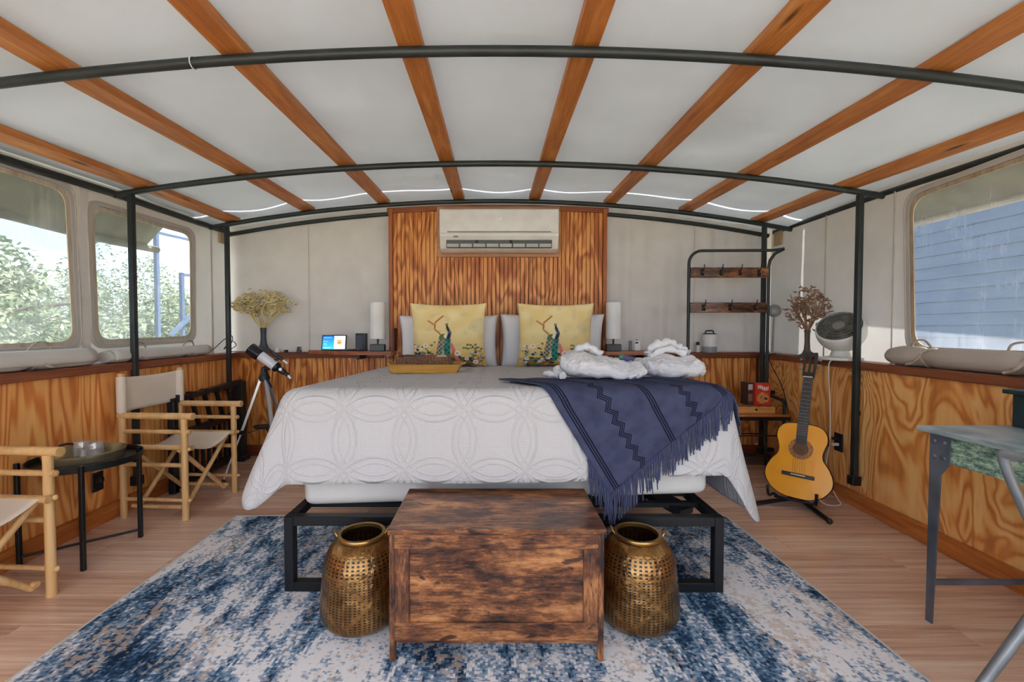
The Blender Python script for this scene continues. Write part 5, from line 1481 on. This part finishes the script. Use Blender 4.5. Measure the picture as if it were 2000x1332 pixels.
def display():
    r = thing('smart_display', 'black smart display with a lit blue and white screen', 'display', (-1.43, 3.90, ZS), 0.05)
    Rx = Matrix.Rotation(-0.25, 4, 'X')
    o = MB().box((0, 0, 0), (0.215, 0.016, 0.138), 0.006, seg=2).build('housing', M_BLACKP, r, 40, loc=(0, 0, 0.072)); o.rotation_euler.x = -0.22
    def paint(u, v):
        if u > 0.5:
            c = lin((232, 236, 240)) if v > 0.06 else lin((180, 190, 204))
            if 0.64 < u < 0.84 and 0.34 < v < 0.72: c = lin((226, 166, 100))
            if 0.68 < u < 0.80 and 0.46 < v < 0.53: c = lin((160, 84, 50))
            return c
        a, b = lin((24, 100, 190)), lin((60, 190, 220)); t = 1 - v
        c = tuple(p * (1 - t) + q * t for p, q in zip(a, b))
        w = lin((206, 232, 244))
        for (y, x1) in ((0.86, 0.40), (0.60, 0.24), (0.44, 0.20), (0.34, 0.22), (0.12, 0.34)):
            if abs(v - y) < 0.025 and 0.05 < u < x1 and math.sin(u * 120 + y * 30) > -0.5: c = w
        return c
    nx, nz = 48, 30
    MB().grid(lambda u, v: (-0.098 + 0.196 * u, -0.0084, -0.060 + 0.12 * v), nx, nz).build('screen', attr_mat('screen_print', 0.2, emit=0.55), o, 0, colors=[paint(i / nx, j / nz) for j in range(nz + 1) for i in range(nx + 1)])
    MB().box((0, 0.045, 0.03), (0.12, 0.07, 0.06), 0.015, seg=2).build('rear_stand', M_BLACKP, r, 40)
display()
def speaker():
    r = thing('small_speaker', 'small black box speaker between display and lamp', 'speaker', (-1.19, 3.91, ZS), 0.1)
    MB().box((0, 0, 0.078), (0.088, 0.10, 0.155), 0.006, seg=2).build('cabinet', M_BLACKP, r, 40)
    MB().box((-0.008, -0.051, 0.078), (0.060, 0.004, 0.125), 0.003).build('grille', plain('grille_blue', (34, 44, 62), 0.5), r, 0)
    MB().box((-0.02, -0.0535, 0.018), (0.018, 0.002, 0.008)).build('badge', plain('badge_red', (150, 60, 60), 0.4), r, 0)
    o = MB().box((0, 0, 0.009), (0.10, 0.035, 0.016), 0.005, Matrix.Rotation(-0.0, 4, 'Y'), 2).build('remote_control', M_BLACKP, None, 40, loc=(-1.275, 3.875, ZS)); o.rotation_euler.z = 0.5
    tag(o, 'black remote control lying left of the small speaker', 'remote')
    o = MB().box((0, 0, 0.10), (0.018, 0.10, 0.20), 0.002).build('dark_board', plain('dark_frame', (84, 40, 26), 0.5), None, 0, loc=(-0.905, 3.945, ZS + 0.0)); tag(o, 'dark upright wooden board between lamp and headboard', 'board')
    zsl = SILL + 0.0005
    o = MB().lathe([(0, 0), (0.018, 0), (0.020, 0.04), (0.018, 0.04), (0.016, 0.004), (0, 0.004)], n=20).build('small_cup', M_WHITEP, None, 50, loc=(-2.00, 4.03, zsl)); tag(o, 'tiny white cup beside the gold tree', 'cup')
    c = thing('mini_camera', 'small grey and black camera cube on the back sill', 'camera', (-1.80, 4.03, zsl), 0.1)
    MB().box((0, 0, 0.012), (0.040, 0.03, 0.024), 0.004).build('base', plain('cam_grey', (70, 74, 80), 0.5), c, 0)
    MB().box((0, 0, 0.038), (0.034, 0.03, 0.030), 0.004).build('head', plain('cam_silver', (130, 134, 140), 0.4), c, 0)
    MB().cyl((0, -0.014, 0.038), (0, -0.018, 0.038), 0.011, n=14).build('lens', M_BLACKP, c)
    b = thing('black_clip', 'tiny black clip on the back sill between cup and camera', 'clip', (-1.905, 4.0, zsl))
    for s in (-1, 1): MB().box((s * 0.009, 0, 0.012), (0.014, 0.02, 0.024), 0.003).build('jaw', M_BLACKP, b, 0)
    MB().box((0, 0, 0.004), (0.03, 0.02, 0.006)).build('base', M_BLACKP, b, 0)
    # right shelf small things
    a = thing('small_sensor', 'small white sensor box with black buttons on the right shelf', 'sensor', (1.255, 3.90, ZS), -0.1)
    MB().box((0, 0, 0.048), (0.055, 0.035, 0.095), 0.006, seg=2).build('housing', M_WHITEP, a, 40)
    MB().box((-0.008, -0.018, 0.072), (0.026, 0.003, 0.014), 0.001).build('button', M_BLACKP, a, 0)
    MB().box((-0.006, -0.01, 0.097), (0.02, 0.02, 0.006), 0.001).build('top_button', M_BLACKP, a, 0)
    g = MB().box((0, 0, 0.045), (0.030, 0.022, 0.09), 0.005, seg=2).build('grey_stick', plain('stick_grey', (128, 126, 122), 0.5), None, 40, loc=(1.195, 3.90, ZS)); tag(g, 'slim grey upright device next to the white sensor box', 'device')
    p = thing('air_purifier', 'small white cylinder air purifier with black top handle', 'air purifier', (1.945, 4.005, SILL + 0.0005))
    MB().lathe([(0, 0), (0.056, 0), (0.062, 0.008), (0.062, 0.055)], n=32).build('vent_band', plain('purifier_grey', (150, 152, 154), 0.5), p, 40)
    MB().lathe([(0.0625, 0.055), (0.0625, 0.155), (0.058, 0.165), (0.0, 0.165)], n=32).build('housing', M_WHITEP, p, 40)
    MB().lathe([(0.0, 0.166), (0.055, 0.166), (0.055, 0.174), (0.0, 0.176)], n=28).build('top_plate', M_BLACKP, p, 40)
    MB().tube(catmull([(-0.035, 0, 0.172), (-0.03, 0, 0.195), (0.03, 0, 0.195), (0.035, 0, 0.172)], 5), 0.006, 8).build('carry_handle', M_BLACKP, p)
    s = thing('plug_adapter', 'white plug adapter hanging left of the air purifier', 'adapter', (1.845, 4.02, SILL + 0.0005))
    MB().box((0, 0, 0.045), (0.03, 0.03, 0.09), 0.004).build('housing', M_WHITEP, s, 0)
    MB().box((-0.006, -0.018, 0.082), (0.028, 0.02, 0.03), 0.004).build('black_plug', M_BLACKP, s, 0)
speaker()

def metal_tree(name, label, loc, crown, trunk_h, trunk_mat, leaf_mat, spread, crown_h, n, seed, leaf, base):
    """sculpted tree: solid base and trunk, twisting branches, openwork crown"""
    rnd = random.Random(seed)
    r = thing(name, label, 'sculpture', loc)
    MB().lathe(base, n=20, sx=1, sy=0.8).build('base', trunk_mat, r, 40)
    tops = []
    m = MB()
    k = 9
    for i in range(k):
        a = 2 * PI * i / k + rnd.uniform(-0.2, 0.2); e = rnd.uniform(0.45, 0.85)
        p = Vector((0, 0, trunk_h * 0.93))
        q = Vector((math.cos(a) * spread * 0.28, math.sin(a) * spread * 0.14, trunk_h + crown_h * 0.22))
        w = Vector((math.cos(a) * spread * e, math.sin(a) * spread * e * 0.40, trunk_h + crown_h * (0.42 + 0.2 * rnd.random())))
        pts = catmull([p, q, w], 5)
        m.tube(pts, [leaf * 1.35 * (1 - 0.5 * j / len(pts)) for j in range(len(pts))], 6); tops.append(w); tops.append(q.lerp(w, 0.5))
        for s in range(2):
            b0 = q.lerp(w, rnd.uniform(0.2, 0.7)); b1 = b0 + Vector((rnd.uniform(-1, 1) * spread * 0.4, rnd.uniform(-1, 1) * spread * 0.15, crown_h * rnd.uniform(0.15, 0.4)))
            m.tube([b0, b0.lerp(b1, 0.5) + Vector((0, 0, crown_h * 0.03)), b1], [leaf * 0.9, leaf * 0.75, leaf * 0.6], 5)
    m.build('branches', leaf_mat, r)
    c = MB()
    for i in range(n):
        for _ in range(30):
            x, z = rnd.uniform(-1, 1), rnd.random()
            if crown(x, z) and mnoise.noise((x * 5.5 + seed, z * 4.5, 0)) > -0.16: break
        y = rnd.uniform(-1, 1) * 0.30 * math.sqrt(max(0, 1 - x * x))
        p = Vector((x * spread, y * spread, trunk_h + crown_h * z))
        a = rnd.random() * PI; L = leaf * rnd.uniform(2.0, 4.2)
        d = Vector((math.cos(a), rnd.uniform(-0.4, 0.4), 0.55 * math.sin(a))) * L
        u = Vector((-d.z, rnd.uniform(-1, 1) * L * 0.4, d.x)) * 0.5
        c.tube([p - d, p + u * 0.5, p + d], [leaf * 0.7, leaf * 0.95, leaf * 0.6], 5)
    o = c.build('openwork_crown', leaf_mat, r); o['kind'] = 'stuff'
    return r
gold = plain('sculpture_gold', (214, 194, 140), 0.5, 0.2, var=0.2)
slate = plain('sculpture_slate', (58, 64, 74), 0.5, 0.2, var=0.2)
bronze = plain('sculpture_bronze', (146, 110, 82), 0.45, 0.2, var=0.25)
bronze_d = plain('sculpture_bronze_dark', (92, 84, 70), 0.45, 0.4, var=0.2)
metal_tree('gold_tree_sculpture', 'gold acacia tree sculpture on a slate grey trunk', (-2.12, 4.02, SILL + 0.0005),
           lambda x, z: z > 0.30 and (abs(x) < (0.35 + 0.65 * min(1, (z - 0.30) / 0.22)) * (1 if z < 0.62 else max(0.16, 1 - ((z - 0.62) / 0.30) ** 0.8 * 0.62))), 0.225, slate, gold, 0.30, 0.355, 430, 11, 0.0070,
           [(0, 0), (0.085, 0), (0.08, 0.016), (0.045, 0.04), (0.030, 0.08), (0.024, 0.14), (0.026, 0.20), (0.030, 0.222), (0, 0.228)])
metal_tree('bronze_tree_sculpture', 'dark bronze tree sculpture beside the globe fan', (2.315, 3.27, SILL + 0.0005),
           lambda x, z: (abs(x) < (0.22 + 0.78 * min(1, z / 0.5)) * (1 if z < 0.55 else max(0.08, 1 - ((z - 0.55) / 0.45) * 0.8))), 0.205, bronze_d, bronze, 0.175, 0.325, 230, 23, 0.0060,
           [(0, 0), (0.075, 0), (0.07, 0.014), (0.036, 0.03), (0.022, 0.06), (0.018, 0.12), (0.019, 0.18), (0.024, 0.205), (0, 0.21)])

def fans():
    f = thing('globe_fan', 'white round globe fan on the right sill', 'fan', (2.375, 3.03, SILL + 0.0005), 0.0)
    wp = plain('fan_white', (216, 214, 206), 0.4)
    MB().lathe([(0, 0), (0.125, 0), (0.128, 0.006), (0.125, 0.018), (0.06, 0.026), (0.05, 0.06), (0.052, 0.075)], n=36).build('base', wp, f, 40)
    C_ = Vector((0, 0, 0.198)); Rr = 0.142
    d = Vector((-0.60, -0.42, 0.68)).normalized()
    R = Vector((0, 0, 1)).rotation_difference(d).to_matrix().to_4x4()
    prof = [(0, -Rr)] + [(Rr * math.sin(a), -Rr * math.cos(a)) for a in [PI * k / 24 for k in range(1, 16)]]
    MB().lathe(prof, C_, 40, rot=R).build('globe_shell', wp, f, 60, solid=0.004)
    a = PI * 15 / 24; rz_, rr = -Rr * math.cos(a), Rr * math.sin(a)
    dark = plain('fan_dark', (84, 84, 78), 0.5)
    MB().lathe([(0, rz_ - 0.03), (rr * 0.96, rz_ - 0.012)], C_, 32, rot=R).build('inner_face', dark, f)
    g = MB()
    for q in (0.35, 0.55, 0.75, 0.95): g.tube([C_ + R.to_3x3() @ Vector((rr * q * math.cos(k * 2 * PI / 32), rr * q * math.sin(k * 2 * PI / 32), rz_ + 0.004)) for k in range(32)], 0.0018, 5, closed=True)
    for k in range(28):
        b = 2 * PI * k / 28; g.tube([C_ + R.to_3x3() @ Vector((rr * 0.26 * math.cos(b), rr * 0.26 * math.sin(b), rz_ + 0.006)), C_ + R.to_3x3() @ Vector((rr * 0.99 * math.cos(b + 0.35), rr * 0.99 * math.sin(b + 0.35), rz_))], 0.0014, 4)
    g.build('front_grille', plain('grille_grey', (120, 118, 110), 0.5), f)
    MB().lathe([(0, rz_ + 0.012), (rr * 0.27, rz_ + 0.008), (rr * 0.27, rz_ - 0.005)], C_, 20, rot=R).build('hub', plain('hub_grey', (130, 128, 120), 0.4), f)
    for k in range(5):
        b = 2 * PI * k / 5
        def bl(u, v, b=b):
            q = rr * (0.25 + 0.62 * u); an = b + 0.75 * v * (0.6 + 0.4 * u)
            return C_ + R.to_3x3() @ Vector((q * math.cos(an), q * math.sin(an), rz_ - 0.024 + 0.018 * v))
        MB().grid(bl, 4, 4).build('blade', plain('blade_grey', (104, 104, 98), 0.4), f, 60, solid=0.002)
    l = thing('desk_lamp', 'slim grey lamp with a round head on the right sill corner', 'lamp', (2.415, 3.84, SILL + 0.0005))
    gm = plain('lamp_grey', (152, 150, 144), 0.4, 0.3)
    MB().lathe([(0, 0), (0.062, 0), (0.064, 0.006), (0.05, 0.014), (0, 0.016)], n=28, sx=1.2, sy=0.9).build('base', plain('lamp_base_pale', (186, 184, 176), 0.4), l, 40)
    MB().cyl((0, 0, 0.014), (0.01, 0, 0.32), 0.009, 0.007, 12).build('stem', gm, l)
    hd = Vector((0.008, -0.004, 0.372)); dh = Vector((-0.45, -0.85, 0.1)).normalized(); R2 = Vector((0, 0, 1)).rotation_difference(dh).to_matrix().to_4x4()
    MB().lathe([(0, -0.03), (0.03, -0.026), (0.052, -0.008), (0.055, 0.006), (0.045, 0.018), (0.02, 0.024), (0, 0.025)], hd, 28, rot=R2).build('round_head', gm, l, 60)
    # cords
    def cord(nm, lb, pts, rad, mat):
        o = MB().tube(catmull(pts, 8), rad, 6).build(nm, mat, None, 80); tag(o, lb, 'cord'); return o
    wc = plain('cord_white', (214, 206, 198), 0.5)
    def RW(y): return RX0 + RSL * (y - 1.9)
    cord('white_power_cord', 'white cord running from the globe fan down past the outlet to the floor', [(2.31, 3.00, 0.965), (2.275, 3.00, 0.93), (2.285, 3.01, 0.80), (2.29, 3.0, 0.60), (2.29, 3.0, 0.40), (2.25, 2.98, 0.22), (2.24, 2.96, 0.16), (2.28, 2.92, 0.05), (2.28, 2.88, 0.012), (2.20, 2.86, 0.01), (2.15, 2.88, 0.03), (2.13, 2.93, 0.09)], 0.0042, wc)
    cord('dark_lamp_cord', 'dark cord hanging down the wainscot below the slim grey lamp', [(2.395, 3.76, 0.962), (2.325, 3.735, 0.95), (2.325, 3.72, 0.88), (2.36, 3.62, 0.70), (2.375, 3.56, 0.50), (2.38, 3.54, 0.34)], 0.0035, M_BLACKP)
    cord('black_cable_tangle', 'tangle of thin black cable in the left back corner of the sill', [(-2.40, 3.55, 0.975), (-2.41, 3.70, 0.985), (-2.43, 3.80, 1.0), (-2.40, 3.88, 1.07), (-2.37, 3.95, 1.11), (-2.38, 3.97, 1.05), (-2.41, 3.90, 0.99), (-2.39, 3.98, 1.06), (-2.36, 4.0, 1.02), (-2.38, 3.93, 0.975), (-2.30, 4.0, 0.963), (-2.22, 3.985, 0.966), (-2.15, 3.965, 0.962)], 0.0035, M_BLACKP)
    o = thing('wall_outlet', 'black wall outlet with a white plug behind the guitar', 'outlet', (RW(3.03) - 0.002, 3.03, 0.385), RANG)
    MB().box((-0.004, 0, 0), (0.008, 0.08, 0.125), 0.003).build('cover_plate', M_BLACKP, o, 0)
    MB().box((-0.028, 0.0, -0.015), (0.045, 0.022, 0.018), 0.003).build('white_plug', wc, o, 0)
    MB().box((-0.020, 0.018, 0.022), (0.03, 0.022, 0.018), 0.003).build('black_plug', M_BLACKP, o, 0)
fans()

def rolled_canvas(label, p0, p1, rad, ties, seed, mat):
    """rolled-up window flap lying on the sill, bound with cords"""
    p0, p1 = Vector(p0), Vector(p1); d = p1 - p0; L = d.length; d.normalize()
    r = thing('rolled_flap', label, 'canvas roll', tuple(p0), 0, 'rolled canvas window flaps')
    up = Vector((0, 0, 1)); side = d.cross(up).normalized()
    def fn(u, v):
        a = 2 * PI * v; t = u * L
        q = 1.0
        for tt in ties: q *= 1 - 0.26 * math.exp(-((t - tt) / 0.045) ** 2)
        e = min(t, L - t); q *= min(1, 0.80 + e / 0.05 * 0.2)
        sw = rad * q * (1 + 0.05 * mnoise.noise((t * 6 + seed, math.cos(a) * 1.5, math.sin(a) * 1.5)))
        z = sw * math.sin(a) * 0.80; x = sw * math.cos(a) * 1.05
        return d * t + side * x + up * (max(z, -rad * 0.72) + rad * 0.74)
    m = MB(); nu, nv = 60, 28; m.grid(fn, nu, nv)
    m.add([fn(0, v / nv) for v in range(nv)], [tuple(range(nv - 1, -1, -1))]); m.add([fn(1, v / nv) for v in range(nv)], [tuple(range(nv))])
    m.build('canvas_roll', mat, r, 70)
    # loose outer layer flap edge
    def fl(u, v):
        t = 0.02 + u * (L - 0.04); a = -0.5 + 1.7 * v
        return d * t + side * (rad * 1.10 * math.cos(a)) * (1 if seed % 2 else -1) + up * (rad * 0.74 + rad * 0.86 * math.sin(a))
    MB().grid(fl, 20, 8).build('outer_fold', mat, r, 70, solid=0.003)
    tm = MATS.get('tie_cord') or board('tie_cord', (206, 198, 186), (176, 162, 142), (130, 108, 82), 'z', 0.8, knots=False)
    rnd = random.Random(seed)
    for tt in ties:
        pts = [d * (tt + 0.008 * math.sin(3 * a)) + side * (rad * 0.86 * math.cos(a)) + up * (rad * 0.74 + rad * 0.68 * math.sin(a)) for a in [2 * PI * k / 20 for k in range(20)]]
        MB().tube(pts, 0.008, 7, closed=True).build('tie_cord', tm, r)
        top = d * tt + up * rad * 1.45 
        MB().tube(catmull([top, top + d * 0.05 + up * 0.045, top + d * 0.11 + up * 0.035, top + d * 0.13 - up * 0.012], 6), 0.0055, 6).build('tie_cord', tm, r)
        s = -side if (p0.x < 0) == (side.x < 0) else side
        MB().tube(catmull([d * tt + s * rad * 0.85 + up * rad * 0.9, d * (tt + 0.03) + s * rad * 1.02 + up * rad * 0.4, d * (tt + 0.06 + 0.02 * rnd.random()) + s * rad * 1.0 + up * 0.012], 5), 0.008, 6).build('tie_cord', tm, r)
cm = fabric('flap_canvas', (206, 202, 196), 0.85, 500, 1.0, bumps=0.3)
cr = fabric('flap_canvas_taupe', (182, 170, 158), 0.85, 500, 1.0, bumps=0.3)
rolled_canvas('pale rolled canvas flap under the nearest left window', (-2.400, 1.30, SILL + 0.001), (-2.400, 2.60, SILL + 0.001), 0.066, [0.95], 1, cm)
rolled_canvas('pale rolled canvas flap under the left window with the post', (-2.405, 2.70, SILL + 0.001), (-2.405, 3.66, SILL + 0.001), 0.053, [0.20, 0.68], 3, cm)
def RW2(y): return RX0 + RSL * (y - 1.9) + 0.05
rolled_canvas('taupe rolled canvas flap under the right window', (RW2(1.2), 1.2, SILL + 0.001), (RW2(2.66), 2.66, SILL + 0.001), 0.072, [0.72, 1.22], 5, cr)
